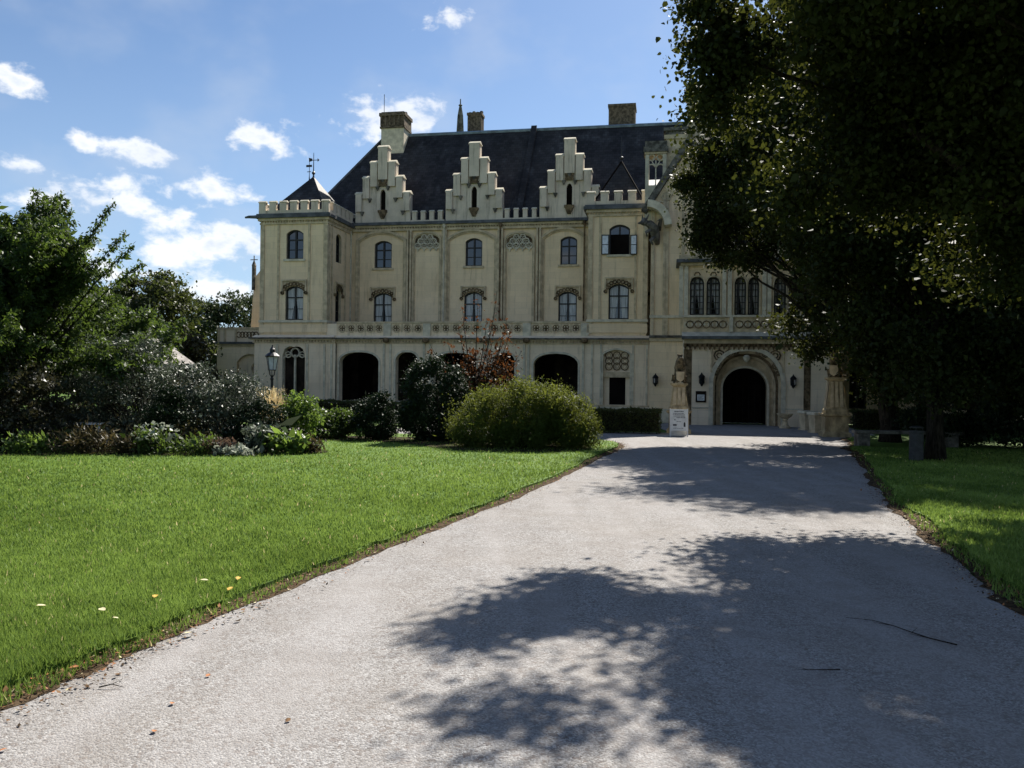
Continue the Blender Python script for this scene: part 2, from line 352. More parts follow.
    def build(s, name, parent=None, smooth=False, bevel=0.):
        me = bpy.data.meshes.new(name); me.from_pydata(s.v, [], s.f)
        for m in s.mats: me.materials.append(MATS[m])
        me.polygons.foreach_set('material_index', s.mi)
        bm = bmesh.new(); bm.from_mesh(me); bmesh.ops.recalc_face_normals(bm, faces=bm.faces); bm.to_mesh(me); bm.free()
        if smooth: me.polygons.foreach_set('use_smooth', [True]*len(me.polygons))
        o = bpy.data.objects.new(name, me); COL.objects.link(o)
        if parent: o.parent = parent
        if bevel:
            b = o.modifiers.new('edge', 'BEVEL'); b.width = bevel; b.segments = 2; b.limit_method = 'ANGLE'
        return o
def rect(a, b, c, d): return [(a, c), (b, c), (b, d), (a, d)]
def arch(x0, x1, z0, z1, rise, kind='seg', n=10):
    """opening outline, counter-clockwise from the lower left corner"""
    cx, hw, zs = (x0+x1)/2, (x1-x0)/2, z1-rise; top = []
    for k in range(n+1):
        t = 1-2*k/n
        if kind == 'seg':
            Rr = (hw*hw+rise*rise)/(2*rise); z = z1-Rr+math.sqrt(max(0, Rr*Rr-(t*hw)**2))
        elif kind == 'round': t = math.cos(math.pi*k/n); z = zs+rise*math.sqrt(max(0, 1-t*t))
        elif kind == 'tudor': t = math.copysign(abs(math.cos(math.pi*k/n))**.8, math.cos(math.pi*k/n)); z = zs+rise*(1-abs(t)**2.6)**.62
        else:
            Rr = (hw*hw+rise*rise)/(2*hw); z = zs+math.sqrt(max(0, Rr*Rr-(Rr-hw+abs(t)*hw)**2))
        top.append((cx+t*hw, z))
    return [(x0, z0), (x1, z0)]+top

# ------------------------------------------------------------------ survey of the place (metres)
TH = R_(10.5); CT, ST = math.cos(TH), math.sin(TH); ZC = 54.25
def unroll(px, py):
    a, b = px-512, 384-py
    return a*math.cos(ROLL)-b*math.sin(ROLL), b*math.cos(ROLL)+a*math.sin(ROLL)
def L(px, py, v=0.):
    """castle coordinates (along the front, height) of a sighting on the plane v metres before the tower fronts"""
    a, b = unroll(px, py); t = a/F; u = (t*(ZC-v*CT)+v*ST)/(CT+t*ST); return u, EYE+b/F*(ZC-u*ST-v*CT)
def W4(x0, x1, y0, y1, v=0.):
    a, t = L(x0, y0, v); b, c = L(x1, y1, v); return a, b, c, t
def cw(u, v, z=0.): return (u*CT-v*ST, ZC-u*ST-v*CT, z)
# ------------------------------------------------------------------ THE CASTLE
castle = empty('castle', (0, ZC, 0), -TH, 'pale yellow Gothic Revival castle with stepped gables and battlements behind the lawn', 'castle')
def front(y0): return lambda s, z, d: (s, y0+d, z)
def rside(x1): return lambda s, z, d: (x1-d, s, z)
def lside(x0): return lambda s, z, d: (x0+d, s, z)

def window(name, outline, mp, d, cols=2, rows=3, style='dark', fm='window_wood', transom=None):
    """frame with mullion and glazing bars, pane child behind it"""
    xs = [p[0] for p in outline]; zs = [p[1] for p in outline]; x0, x1, z0, z1 = min(xs), max(xs), min(zs), max(zs)
    f = MB(fm); f.band(outline, .085, d-.05, d+.05, mp, closed=True)
    cx = (x0+x1)/2
    def top_at(x):
        best = z1
        for (a, za), (b, zb) in zip(outline[1:], outline[2:]+outline[:1]):
            if abs(a-b) > 1e-6 and min(a, b) <= x <= max(a, b) and max(za, zb) > (z0+z1)/2: best = za+(zb-za)*(x-a)/(b-a)
        return best
    for k in range(1, cols):
        x = x0+(x1-x0)*k/cols; w = .055 if (cols == 2 or k == cols//2) else .02
        f.ext(rect(x-w, x+w, z0, top_at(x)-.02), d-.04, d+.04, mp)
    for k in range(1, rows):
        z = z0+(z1-z0)*k/rows; w = .04 if k == rows-1 else .018
        if transom: w = .05 if k == transom else .018
        f.ext(rect(x0+.02, x1-.02, z-w, z+w), d-.03, d+.03, mp)
    fo = f.build(name, castle)
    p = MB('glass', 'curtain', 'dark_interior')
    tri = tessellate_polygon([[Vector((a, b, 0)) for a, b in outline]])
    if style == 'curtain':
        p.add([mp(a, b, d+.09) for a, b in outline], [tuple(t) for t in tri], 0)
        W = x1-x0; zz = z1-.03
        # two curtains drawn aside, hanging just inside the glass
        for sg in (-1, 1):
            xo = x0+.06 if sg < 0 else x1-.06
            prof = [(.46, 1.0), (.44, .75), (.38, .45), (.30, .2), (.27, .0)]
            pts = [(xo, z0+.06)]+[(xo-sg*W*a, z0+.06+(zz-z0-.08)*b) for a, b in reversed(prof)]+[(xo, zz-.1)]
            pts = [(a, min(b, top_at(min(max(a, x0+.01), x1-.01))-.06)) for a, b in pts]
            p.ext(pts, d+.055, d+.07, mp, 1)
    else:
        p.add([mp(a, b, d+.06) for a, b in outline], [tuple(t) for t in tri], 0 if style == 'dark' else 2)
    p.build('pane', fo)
    return fo

def hood(u0, u1, zb, zt, mp):
    """square label hood with carved arch and corner drops over a window"""
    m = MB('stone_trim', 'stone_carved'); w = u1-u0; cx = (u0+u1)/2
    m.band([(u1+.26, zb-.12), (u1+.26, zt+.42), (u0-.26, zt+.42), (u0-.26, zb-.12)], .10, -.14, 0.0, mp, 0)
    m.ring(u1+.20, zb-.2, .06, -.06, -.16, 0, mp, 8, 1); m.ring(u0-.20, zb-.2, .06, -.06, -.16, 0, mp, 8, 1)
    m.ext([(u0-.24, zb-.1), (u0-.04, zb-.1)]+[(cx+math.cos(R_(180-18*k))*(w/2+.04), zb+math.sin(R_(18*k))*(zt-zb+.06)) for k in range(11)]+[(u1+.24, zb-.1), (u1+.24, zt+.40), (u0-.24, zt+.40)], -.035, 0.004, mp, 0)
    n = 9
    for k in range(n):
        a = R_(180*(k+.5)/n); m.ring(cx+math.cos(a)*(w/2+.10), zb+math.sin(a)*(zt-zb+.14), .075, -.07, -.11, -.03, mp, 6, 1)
    return m

# --- towers
def tower(px0, px1, pxc, wu, wl, wus, wls, depth):
    u0, u1 = L(px0, 270)[0], L(px1, 270)[0]; cx = (u0+u1)/2
    mpF = front(0)
    au = W4(*wu); al = W4(*wl)
    oU = arch(au[0], au[1], au[2], au[3], .28); oL = arch(al[0], al[1], 6.42, al[3], .28)
    m = MB('stucco', 'stone_trim', 'lead', 'stone_pale')
    m.wall(rect(u0, u1, 5.25, 13.45), [oU, oL], .28, mpF, 0, 1)
    side_holes = [arch(1.5, 2.5, au[2], au[3], .28), arch(1.5, 2.5, 6.42, al[3], .28)]
    m.wall(rect(0, depth, 5.25, 13.45), side_holes, .3, rside(u1), 0, 1)
    m.wall(rect(0, depth, 5.25, 13.45), [], .3, lside(u0), 0, 1)
    m.wall(rect(u0, u1, 5.25, 13.45), [], .3, front(depth), 0, 1)
    # corner and panel strips
    for x in (u0, u1-.22): m.box(x-.04, x+.26, -.07, .2, 5.5, 13.2, 1)
    for x in (cx-1.2, cx+1.06): m.box(x, x+.15, -.06, .05, 6.3, 13.1, 1)
    for y in (.7, 3.1): m.box(u1-.05, u1+.06, y, y+.15, 6.3, 13.1, 1)
    m.box(u1-.2, u1+.07, .25, .45, 6.3, 13.1, 1)
    # string course, sills, cornices
    m.box(u0-.10, u1+.10, -.14, depth-.6, 6.24, 6.40, 3); m.box(u0-.06, u1+.06, -.08, .05, 5.55, 6.1, 0)
    m.box(au[0]-.16, au[1]+.16, -.12, .1, au[2]-.14, au[2], 3)
    m.box(u0-.08, u1+.08, -.10, depth+.08, 13.0, 13.12, 1)
    k = u0
    while k < u1-.05: m.box(k, k+.10, -.12, .05, 13.12, 13.24, 1); k += .2
    k = .1
    while k < depth-.8: m.box(u1-.05, u1+.12, k, k+.10, 13.12, 13.24, 1); k += .2
    m.box(u0-.18, u1+.18, -.2, depth+.18, 13.24, 13.42, 1); m.box(u0-.34, u1+.34, -.36, depth+.34, 13.42, 13.62, 2); m.box(u0-.26, u1+.26, -.28, depth+.26, 13.62, 13.72, 2)
    m.build('tower', castle)
    window('window', oU, mpF, .2, 2, 3); window('window', oL, mpF, .2, 2, 3, 'curtain')
    window('window', side_holes[0], rside(u1), .22); window('window', side_holes[1], rside(u1), .22)
    hood(al[0], al[1], al[3]-.28, al[3], mpF).build('hood_mould', castle)
    hood(1.5, 2.5, al[3]-.28, al[3], rside(u1)).build('hood_mould', castle)
    # battlement with coped merlons
    b = MB('gable_plaster', 'stone_pale')
    x0, x1, y0, y1 = u0-.14, u1+.14, -.16, depth+.14; t = .26
    for a, bb, c, d in ((x0, x1, y0, y0+t), (x0, x1, y1-t, y1), (x0, x0+t, y0+t, y1-t), (x1-t, x1, y0+t, y1-t)): b.box(a, bb, c, d, 13.72, 13.96, 0)
    def mer(a, bb, c, d):
        b.box(a, bb, c, d, 13.96, 14.50, 0); b.box(a-.04, bb+.04, c-.04, d+.04, 14.50, 14.54, 1)
        if bb-a > d-c: b.frustum((a+bb)/2, (c+d)/2, 14.54, 14.64, (bb-a)/2+.04, (d-c)/2+.04, (bb-a)/2+.02, .03, 1)
        else: b.frustum((a+bb)/2, (c+d)/2, 14.54, 14.64, (bb-a)/2+.04, (d-c)/2+.04, .03, (d-c)/2+.02, 1)
    n = round((x1-x0)/.93)
    for k in range(n+1):
        xc = x0+.26+(x1-x0-.52)*k/n; mer(xc-.25, xc+.25, y0, y0+t); mer(xc-.25, xc+.25, y1-t, y1)
    n = round((y1-y0)/.93)
    for k in range(1, n):
        yc = y0+.26+(y1-y0-.52)*k/n; mer(x1-t, x1, yc-.26, yc+.26); mer(x0, x0+t, yc-.26, yc+.26)
    for yc in [y0+.95*k+.7 for k in range(int((y1-y0)/.95))]: pass
    b.build('battlement', castle)
    return u0, u1
uA0, uA1 = tower(261, 327, 294, (286.6, 303.3, 230, 259), (285.5, 303, 286, 321), None, None, 4.9)
uB0, uB1 = tower(588.5, 647, 618, (609.4, 629.8, 224.8, 254.5), (608.7, 628.6, 284, 320.8), None, None, 4.9)
# open casements of tower B's top window
for a, b_ in ((601.5, 609), (630.3, 637)):
    q = W4(a, b_, 234.8, 254.5, .15); m = MB('window_wood', 'lamp_glass')
    mp = front(-.16); m.band(rect(*q), .06, -.02, .03, mp, 0, True); m.ext(rect(q[0]+.05, q[1]-.05, (q[2]+q[3])/2-.02, (q[2]+q[3])/2+.02), -.02, .03, mp, 0)
    m.ext(rect(q[0]+.05, q[1]-.05, q[2]+.05, q[3]-.05), 0, .01, mp, 1); m.build('open_casement', castle)
q = W4(609.4, 629.8, 234.5, 254.5, 0); m = MB('dark_interior'); m.ext(rect(q[0]+.08, q[1]-.08, q[2]+.05, q[3]), .1, .17, front(0)); m.build('window_opening', castle)

# pyramid roofs with finials
def pyramid(u0, u1, depth, zt, vane):
    cx, cy = (u0+u1)/2, depth/2+.6; m = MB('slate', 'slate_sunlit', 'lead')
    a = (u1-u0)/2-.12; b = depth/2+.45
    c = [(cx-a, cy-b, 13.75), (cx+a, cy-b, 13.75), (cx+a, cy+b, 13.75), (cx-a, cy+b, 13.75), (cx, cy, zt)]
    m.add(c, [(0, 1, 4)], 0); m.add(c, [(1, 2, 4)], 1 if vane else 0); m.add(c, [(2, 3, 4), (3, 0, 4)], 0)  # right face of the vane roof gets the painted sunlit slate
    
    if not vane: m.mats.append('dark_interior')
    if not vane: [m.tube([c[k], c[4]], .06, 5, 3) for k in range(4)]
    r = m.build('tower_roof', castle)
    f = MB('iron'); f.lathe([(.10, zt-.15), (.05, zt+.1), (.13, zt+.2), (.13, zt+.28), (.04, zt+.36), (.03, zt+1.0), (.02, zt+1.7)], cx, cy, 8)
    if vane:
        f.box(cx-.35, cx+.32, cy-.015, cy+.015, zt+1.15, zt+1.19); f.ext([(cx-.35, zt+1.05), (cx-.1, zt+1.12), (cx-.1, zt+1.28), (cx-.38, zt+1.36)], cy-.012, cy+.012, lambda s, z, d: (s, d, z))
        f.ext([(cx+.3, zt+1.05), (cx+.45, zt+1.17), (cx+.3, zt+1.3)], cy-.012, cy+.012, lambda s, z, d: (s, d, z))
        f.lathe([(.05, zt-.1), (.025, zt+.2), (.02, zt+1.2)], cx-.55, cy+.5, 6); f.box(cx-.8, cx-.35, cy+.49, cy+.51, zt+.82, zt+.98); f.box(cx-.72, cx-.42, cy+.49, cy+.51, zt+.45, zt+.5)
    f.build('weathervane' if vane else 'finial', r, smooth=False)
pyramid(uA0, uA1, 4.9, 17.05, True)
pyramid(uB0, uB1, 4.9, 17.3, False)

# --- ground storey under tower A, loggia arcade and ground storey of tower B
MV = 4.5                                        # main wing wall stands this far behind the tower fronts
lg0, lg1 = L(336.6, 360)[0], uB0
gA0 = L(256, 360)[0]
holesA = arch(*W4(282.5, 304.5, 347, 399, .25), .55, 'pointed')
m = MB('stucco_low', 'stone_trim', 'stone_pale', 'lead', 'stone_dark', 'dark_wood_and_shade')
fm = front(-.25)
m.wall(rect(gA0, lg0, 0, 5.05), [holesA], .45, fm, 0, 2); m.wall(rect(-.25, 5, 0, 5.05), [], .2, lside(gA0), 0)
m.box(gA0-.1, lg0+.05, -.36, .1, .0, .82, 2); m.box(gA0-.06, lg0+.03, -.33, .1, .82, .94, 1)
for x in (L(279, 370)[0], L(309, 370)[0], L(326, 370)[0], L(333, 370)[0]): m.box(x-.07, x+.07, -.32, -.2, .94, 4.75, 2)
m.box(gA0+.02, gA0+.3, -.2, MV, 0, 5, 0); m.box(uA1-.2, uA1+.1, .6, MV-.2, 0, 4.7, 5)  # last box coloured dark to stand for shade inside the arch
m.build('ground_storey', castle)
t = MB('stone_pale'); mp = front(.02); cx = (holesA[0][0]+holesA[1][0])/2; hw = (holesA[1][0]-holesA[0][0])/2; zt = max(p[1] for p in holesA)
t.box(cx-.06, cx+.06, -.06, .10, .95, zt-.55); t.ring(cx, zt-.42, .26, -.08, -.08, .08, mp, 12)
for sg in (-1, 1):
    t.ring(cx+sg*hw/2, zt-.95, hw/2-.03, -.07, -.08, .08, mp, 8, 0, 0, 180); t.ring(cx+sg*hw*.62, zt-.55, .17, -.06, -.08, .08, mp, 8)
t.build('tracery', castle)
d = MB('dark_wood_and_shade'); d.ext(holesA, .1, .14, front(.12)); d.build('door', castle)

arches = [arch(*W4(339.6, 378.3, 352, 398.5), .62, 'tudor'), arch(*W4(395.9, 417.4, 352, 398.5), .5, 'tudor'), arch(*W4(434, 476, 352.5, 401), .65, 'tudor'),
          arch(*W4(493, 514, 352.5, 402), .5, 'tudor'), arch(*W4(533.7, 577.5, 353.5, 403), .65, 'tudor')]
arches = [[(a, max(b, .95)) if i > 1 else (a, .95) for i, (a, b) in enumerate(o)] for o in arches]
m = MB('stucco_low', 'stone_trim', 'stone_pale', 'lead', 'dark_wood_and_shade')
m.wall(rect(lg0, lg1, 0, 5.05), arches, .55, front(0), 0, 0)
m.box(lg0, lg1, .555, 4.45, .80, .93, 2)                      # loggia floor
m.box(lg0, lg1, .3, MV-.02, 4.75, 5.02, 4)                    # loggia ceiling
m.box(lg0, lg1, -.10, .05, 0, .80, 2); m.box(lg0, lg1, -.07, .05, .82, .93, 1)
for o in arches:
    m.band(o[1:]+[o[0]], -.13, -.05, .03, front(0), 2)
    m.box(o[0][0]-.2, o[1][0]+.2, -.13, .2, .90, .95, 2)
for px in (343-8, 384, 390.5, 424, 430, 484, 488, 524, 528.5, 583): 
    x = L(px, 365)[0]; m.box(x-.07, x+.07, -.07, .03, .95, 4.8, 2)
m.build('arcade', castle)
bk = MB('dark_wood_and_shade', 'dark_interior'); bk.box(uA1-.1, lg1, MV-.15, MV-.05, .93, 4.75, 0)  # dark backing and black slabs painted as the loggia's deep shade
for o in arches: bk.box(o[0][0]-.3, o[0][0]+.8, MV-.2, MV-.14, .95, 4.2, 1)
bk.build('loggia_shade_backing', castle)

nB = arch(*W4(603.5, 629.5, 350, 404.7), .3)
nB = [(nB[0][0], .95), (nB[1][0], .95)]+nB[2:]
m = MB('stucco_low', 'stone_trim', 'stone_pale', 'lead')
gB1 = L(665.5, 360)[0]
m.wall(rect(lg1, gB1, 0, 5.05), [nB], .35, front(-.06), 0, 2)
m.box(lg1, gB1, -.16, .05, 0, .82, 2); m.box(lg1, gB1, -.13, .05, .82, .93, 1)
for px in (592, 601, 633, 647, 663): x = L(px, 365)[0]; m.box(x-.06, x+.06, -.12, .02, .95, 4.8, 2)
m.band(nB[1:]+[nB[0]], -.12, -.06, .03, front(-.06), 2)
m.build('ground_storey', castle)
nz = L(618, 372)[1]
m = MB('stucco_low', 'stone_carved', 'stone_trim'); mp = front(.2)
m.ext([p for p in nB if p[1] > nz] + [(nB[0][0], nz), (nB[1][0], nz)][::1], 0, .1, mp, 0)
cx = (nB[0][0]+nB[1][0])/2
for i in range(3):
    for j in range(3):
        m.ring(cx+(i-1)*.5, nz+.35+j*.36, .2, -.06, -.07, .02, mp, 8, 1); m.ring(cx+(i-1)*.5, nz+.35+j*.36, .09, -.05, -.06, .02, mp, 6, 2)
m.box(nB[0][0], nB[1][0], .02, .3, nz-.35, nz, 2); m.ext(rect(nB[0][0], nB[0][0]+.38, .95, nz-.35), 0, .1, mp, 0); m.ext(rect(nB[1][0]-.28, nB[1][0], .95, nz-.35), 0, .1, mp, 0)
m.build('niche_tracery', castle)
d = MB('dark_interior', 'dark_wood_and_shade'); d.box(nB[0][0]+.38, nB[1][0]-.28, .24, .28, .95, nz-.35, 0); d.build('door', castle)

# cornice below the terrace and its carved parapet
m = MB('stone_trim', 'stone_dark', 'stucco_low', 'stone_carved')
for (a, b_, y) in ((gA0, lg0, -.25), (lg0, lg1, 0), (lg1, gB1, -.06)):
    yb = y
    m.box(a-(.1 if a == gA0 else 0), b_, yb-.08, yb+.3, 4.82, 4.9, 0)
    k = a
    while k < b_-.1: m.box(k, k+.11, yb-.14, yb+.05, 4.9, 5.02, 0); k += .22
    m.box(a-(.2 if a == gA0 else 0), b_, yb-.2, yb+.3, 5.02, 5.1, 0); m.box(a-(.28 if a == gA0 else 0), b_, yb-.34, yb+.3, 5.1, 5.2, 1)
    m.add([(a, yb-.34, 5.2), (b_, yb-.34, 5.2), (b_, yb+.02, 5.36), (a, yb+.02, 5.36), (a, yb+.3, 5.2), (b_, yb+.3, 5.2)], [(0, 1, 2, 3), (3, 2, 5, 4), (0, 3, 4), (1, 5, 2), (0, 4, 5, 1)], 2)
m.build('cornice', castle)
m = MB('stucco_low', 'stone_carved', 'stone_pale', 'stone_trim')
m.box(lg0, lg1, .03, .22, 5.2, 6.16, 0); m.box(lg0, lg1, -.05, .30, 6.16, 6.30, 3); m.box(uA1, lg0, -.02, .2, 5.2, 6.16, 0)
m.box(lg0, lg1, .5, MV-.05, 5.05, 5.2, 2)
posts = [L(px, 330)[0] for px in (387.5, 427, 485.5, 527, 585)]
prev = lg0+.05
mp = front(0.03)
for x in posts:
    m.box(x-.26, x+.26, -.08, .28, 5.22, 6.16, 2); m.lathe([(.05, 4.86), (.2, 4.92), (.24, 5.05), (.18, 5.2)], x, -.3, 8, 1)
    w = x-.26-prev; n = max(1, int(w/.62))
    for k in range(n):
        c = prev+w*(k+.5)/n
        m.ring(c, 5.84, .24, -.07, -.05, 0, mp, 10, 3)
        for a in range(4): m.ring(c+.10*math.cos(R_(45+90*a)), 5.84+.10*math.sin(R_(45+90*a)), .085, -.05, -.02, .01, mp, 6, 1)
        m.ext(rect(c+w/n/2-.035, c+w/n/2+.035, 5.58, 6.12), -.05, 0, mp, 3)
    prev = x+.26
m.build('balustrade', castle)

# --- main wing: bays, windows, blind panels
v = -MV; mpM = front(MV)
m0, m1 = uA1, uB0
wins = []
for q in ((374.8, 391.6, 241, 268), (465.7, 482, 238.3, 266), (560.6, 577, 236.5, 264.6)): a = W4(*q, v); wins.append(arch(a[0], a[1], a[2], a[3], .25))
lows = []
for q in ((373.8, 391.6, 293, 323), (464.3, 482, 292, 322), (558.5, 576.6, 291.7, 322)): a = W4(*q, v); lows.append(arch(a[0], a[1], 6.2, a[3], .28))
m = MB('stucco', 'stone_trim', 'stone_carved')
m.wall(rect(-17.2, 9.6, 0, 13.7), wins+lows, .3, mpM, 0, 1); m.wall(rect(MV, 16.5, 0, 13.8), [], .2, lside(-17.2), 0)
bays = [(359, 405), (448.5, 496), (543, 586)]; blinds = [(414.5, 440.5), (506, 533.5)]
for i, (a, b_) in enumerate(bays):
    x0, x1 = L(a, 240, v)[0], L(b_, 240, v)[0]; zt = L((a+b_)/2, (233, 231.5, 229.5)[i], v)[1]
    o = arch(x0, x1, 6, zt, .62, 'seg', 14)
    # stepped moulding: spandrel wall stands proud of the recessed bay
    m.band(o[1:]+[(o[0])], -.16, -.20, .02, mpM, 1); m.band([(p[0], p[1]) for p in o[1:]]+[o[0]], .10, -.10, .02, mpM, 1)
for i, (a, b_) in enumerate(blinds):
    x0, x1 = L(a, 240, v)[0], L(b_, 240, v)[0]; zt = L((a+b_)/2, 233.5, v)[1]
    o = arch(x0, x1, 6, zt, .5, 'round', 12)
    m.band(o[1:]+[o[0]], -.12, -.18, .02, mpM, 1); m.band(o[1:]+[o[0]], .07, -.09, .02, mpM, 1)
# spandrel field above bays, between the mouldings
for px in (408.5, 411.5, 443.5, 446.5, 499, 502.5, 537.5, 540.5):
    x = L(px, 260, v)[0]; m.box(x-.065, x+.065, MV-.30, MV, 6, 13.2, 1)
m.box(m0, m1, MV-.22, MV+.02, 13.2, 13.36, 1)
k = m0
while k < m1-.1: m.box(k, k+.1, MV-.24, MV, 13.36, 13.46, 1); k += .2
for w in wins: m.box(w[0][0]-.15, w[1][0]+.15, MV-.12, MV+.05, w[0][1]-.14, w[0][1], 1)
m.build('main_wall', castle)
for i, (a, b_) in enumerate(blinds):
    x0, x1 = L(a, 240, v)[0], L(b_, 240, v)[0]; cx = (x0+x1)/2; z0 = L(a, 251, v)[1]; t = MB('stone_pale', 'stone_trim'); mp = front(MV-.02)
    w = x1-x0; t = MB('stone_pale', 'stone_carved'); ap = arch(x0+.05, x1-.05, z0+.3, z0+1.25, .5, 'round', 12)
    t.ext(ap, -.012, .01, front(MV), 1)
    for row, (k_, zz, rr) in enumerate(((4, .34, .20), (3, .66, .20), (2, .96, .17))):
        for k in range(k_):
            c = cx+(k-(k_-1)/2)*w*.235; t.ring(c, z0+zz, rr, -.06, -.10, 0, mp, 8)
            for a_ in range(3): t.ring(c+.09*math.cos(R_(90+120*a_)), z0+zz+.09*math.sin(R_(90+120*a_)), .07, -.03, -.07, 0, mp, 6)
    for k in range(4): c = cx+(k-1.5)*w*.235; t.frustum(c, MV-.06, z0-.04, z0+.2, .03, .03, .09, .05, 0)
    t.build('tracery', castle)
for w in wins: window('window', w, mpM, .2, 2, 3)
for w in lows: window('window', w, mpM, .2, 2, 3, 'curtain'); hood(w[0][0], w[1][0], max(p[1] for p in w)-.28, max(p[1] for p in w), mpM).build('hood_mould', castle)
# gutter and downpipes
m = MB('lead', 'stone_trim'); m.box(m0, m1, MV-.30, MV+.1, 13.46, 13.6, 1); m.box(m0, m1, MV-.48, MV+.1, 13.6, 13.8, 0)
m.build('gutter', castle)
for px, vv, zt, zb in ((352.5, v, 13.6, 5.3), (445, v, 13.6, 5.3), (500.8, v, 13.6, 5.3), (584.5, v, 13.6, 5.3), (665.3, .1, 13.2, .9)):
    x = L(px, 260, vv)[0]; p = MB('stone_pale' if px < 500 else 'stone_carved'); yy = -vv-(.32 if vv < 0 else .08)
    p.tube([(x, yy, zb), (x, yy, zt)], .06, 8); p.lathe([(.06, zt-.35), (.13, zt-.2), (.13, zt)], x, yy, 8); p.build('downpipe', castle)
# --- main roof
ey = MV-.1; ry = 10.5; rz = 22.0; uL, rL = -17.2, L(385, 133, -10.5)[0]; uR = 24.0
by = 2*ry-ey
m = MB('slate', 'zinc_ridge', 'lead')
c = [(uL, ey, 13.8), (uR, ey, 13.8), (uR, by, 13.8), (uL, by, 13.8), (rL, ry, rz), (uR, ry, rz)]
NS = 1
for k in range(NS):
    f0, f1 = k/NS, (k+1)/NS
    def P(a, b_, f, lift=0.): return (a[0]+(b_[0]-a[0])*f, a[1]+(b_[1]-a[1])*f, a[2]+(b_[2]-a[2])*f+lift)
    for s0, s1, e0, e1 in ((c[0], c[1], c[4], c[5]), (c[3], c[0], c[4], c[4]), (c[2], c[3], c[5], c[4])):
        m.add([P(s0, e0, f0), P(s1, e1, f0), P(s1, e1, f1), P(s0, e0, f1)], [(0, 1, 2, 3)], 0)
m.add(c, [(1, 2, 5)], 0)
m.tube([c[4], c[5]], .14, 6, 1); m.tube([c[0], c[4]], .09, 6, 2)
roof = m.build('roof', castle)
def on_roof(y): return 13.8+(y-ey)/(ry-ey)*(rz-13.8)
x1r = L(519.6, 212, -5)[0]; x2r = L(534, 125, -10.4)[0]
m = MB('slate', 'lead')
for dx in (-.22, .22):
    m.add([(x1r+dx, ey+.2, on_roof(ey+.2)), (x2r+dx, ry, rz), (x2r+dx, ry, rz+.32), (x1r+dx, ey+.2, on_roof(ey+.2)+.32)], [(0, 1, 2, 3)], 0)
m.add([(x1r-.22, ey+.2, on_roof(ey+.2)+.32), (x1r+.22, ey+.2, on_roof(ey+.2)+.32), (x2r+.22, ry, rz+.36), (x2r-.22, ry, rz+.36)], [(0, 1, 2, 3)], 0)
m.add([(x1r-.22, ey+.2, on_roof(ey+.2)), (x1r+.22, ey+.2, on_roof(ey+.2)), (x1r+.22, ey+.2, on_roof(ey+.2)+.32), (x1r-.22, ey+.2, on_roof(ey+.2)+.32)], [(0, 1, 2, 3)], 0)
m.build('fire_wall', roof)
def chimney(px0, px1, pyt, vv, zb, brick, capfrac=.45):
    x0, zt = L(px0, pyt, vv); x1 = L(px1, pyt, vv)[0]; w = x1-x0; y0 = -vv; dpt = w*.8; m = MB('stone_pale' if not brick else 'chimney_brick', 'chimney_brick', 'stone_dark')
    cx = (x0+x1)/2; h = 1.75 if not brick else (zt-zb)
    if not brick:
        m.box(x0+.12, x1-.12, y0, y0+dpt, zb, zt-1.4, 0)
        m.box(x0+.03, x1-.03, y0-.1, y0+dpt+.1, zt-1.4, zt-1.25, 1)
        m.box(x0+.1, x1-.1, y0-.03, y0+dpt+.03, zt-1.25, zt-.45, 1)
        for k in range(6): xx = x0+.14+(w-.28)*k/5; m.box(xx-.07, xx+.07, y0-.12, y0+dpt+.12, zt-1.2, zt-.45, 1)
        m.box(x0-.02, x1+.02, y0-.16, y0+dpt+.16, zt-.45, zt-.2, 1); m.box(x0+.12, x1-.12, y0, y0+dpt, zt-.2, zt-.1, 2)
    else:
        m.box(x0+.06, x1-.06, y0, y0+dpt, zb, zt-.35, 1); m.box(x0, x1, y0-.07, y0+dpt+.07, zt-.35, zt-.15, 1)
        for k in range(5): xx = x0+.15+(w-.3)*k/4; m.box(xx-.09, xx+.09, y0-.04, y0+dpt+.04, zb, zt-.35, 1)
    for k in range(4):
        xx = x0+w*(k+.5)/4; m.lathe([(.14, zt-.2), (.16, zt-.05+.06*(k % 2)), (.12, zt+.03+.06*(k % 2))], xx, y0+dpt/2, 8, 2)
    return m.build('chimney', roof)
chimney(380, 405.5, 111, -9.2, 19.5, False)
chimney(467, 482, 111, -12.2, 20, True)
chimney(608, 636, 102.5, -11.8, 20, True)
x, z = L(384, 94, -9.6); m = MB('iron'); m.tube([(x, 9.7, z-2.2), (x, 9.7, z)], .025, 5); m.build('lightning_rod', roof)
x, z = L(460.5, 99, -24); m = MB('stone_dark', 'stone_weathered'); m.lathe([(.7, 14), (.7, 20.5), (.62, 21.5), (.28, z-1.6), (.12, z-.7), (.2, z-.6), (.06, z-.5), (.05, z)], x, 24, 8); m.build('spire', castle)
# --- battlement and stepped gables of the main wing
m = MB('gable_plaster', 'stone_pale'); mp = front(MV-.2)
gspan = [(355.5, 410.5, 383.2), (445.5, 502.5, 474.4), (539.5, 600, 569.5)]
runs = [(410.5, 445.5), (502.5, 539.5)]
for a, b_ in runs:
    m = MB('gable_plaster', 'stone_pale')
    x0, x1 = L(a, 215, v)[0]+.03, L(b_, 215, v)[0]-.03; m.box(x0, x1, MV-.2, MV+.1, 13.8, 13.95, 0); n = 4
    for k in range(n):
        xc = x0+(x1-x0)*(k+.5)/n; m.box(xc-.16, xc+.16, MV-.2, MV+.1, 13.95, 14.52, 0); m.box(xc-.19, xc+.19, MV-.24, MV+.14, 14.52, 14.56, 1); m.frustum(xc, MV-.05, 14.56, 14.67, .19, .19, .17, .03, 1)
    m.build('battlement', castle)
LV = [16.0, 17.15, 18.25, 19.35]                    # step heights of the gables
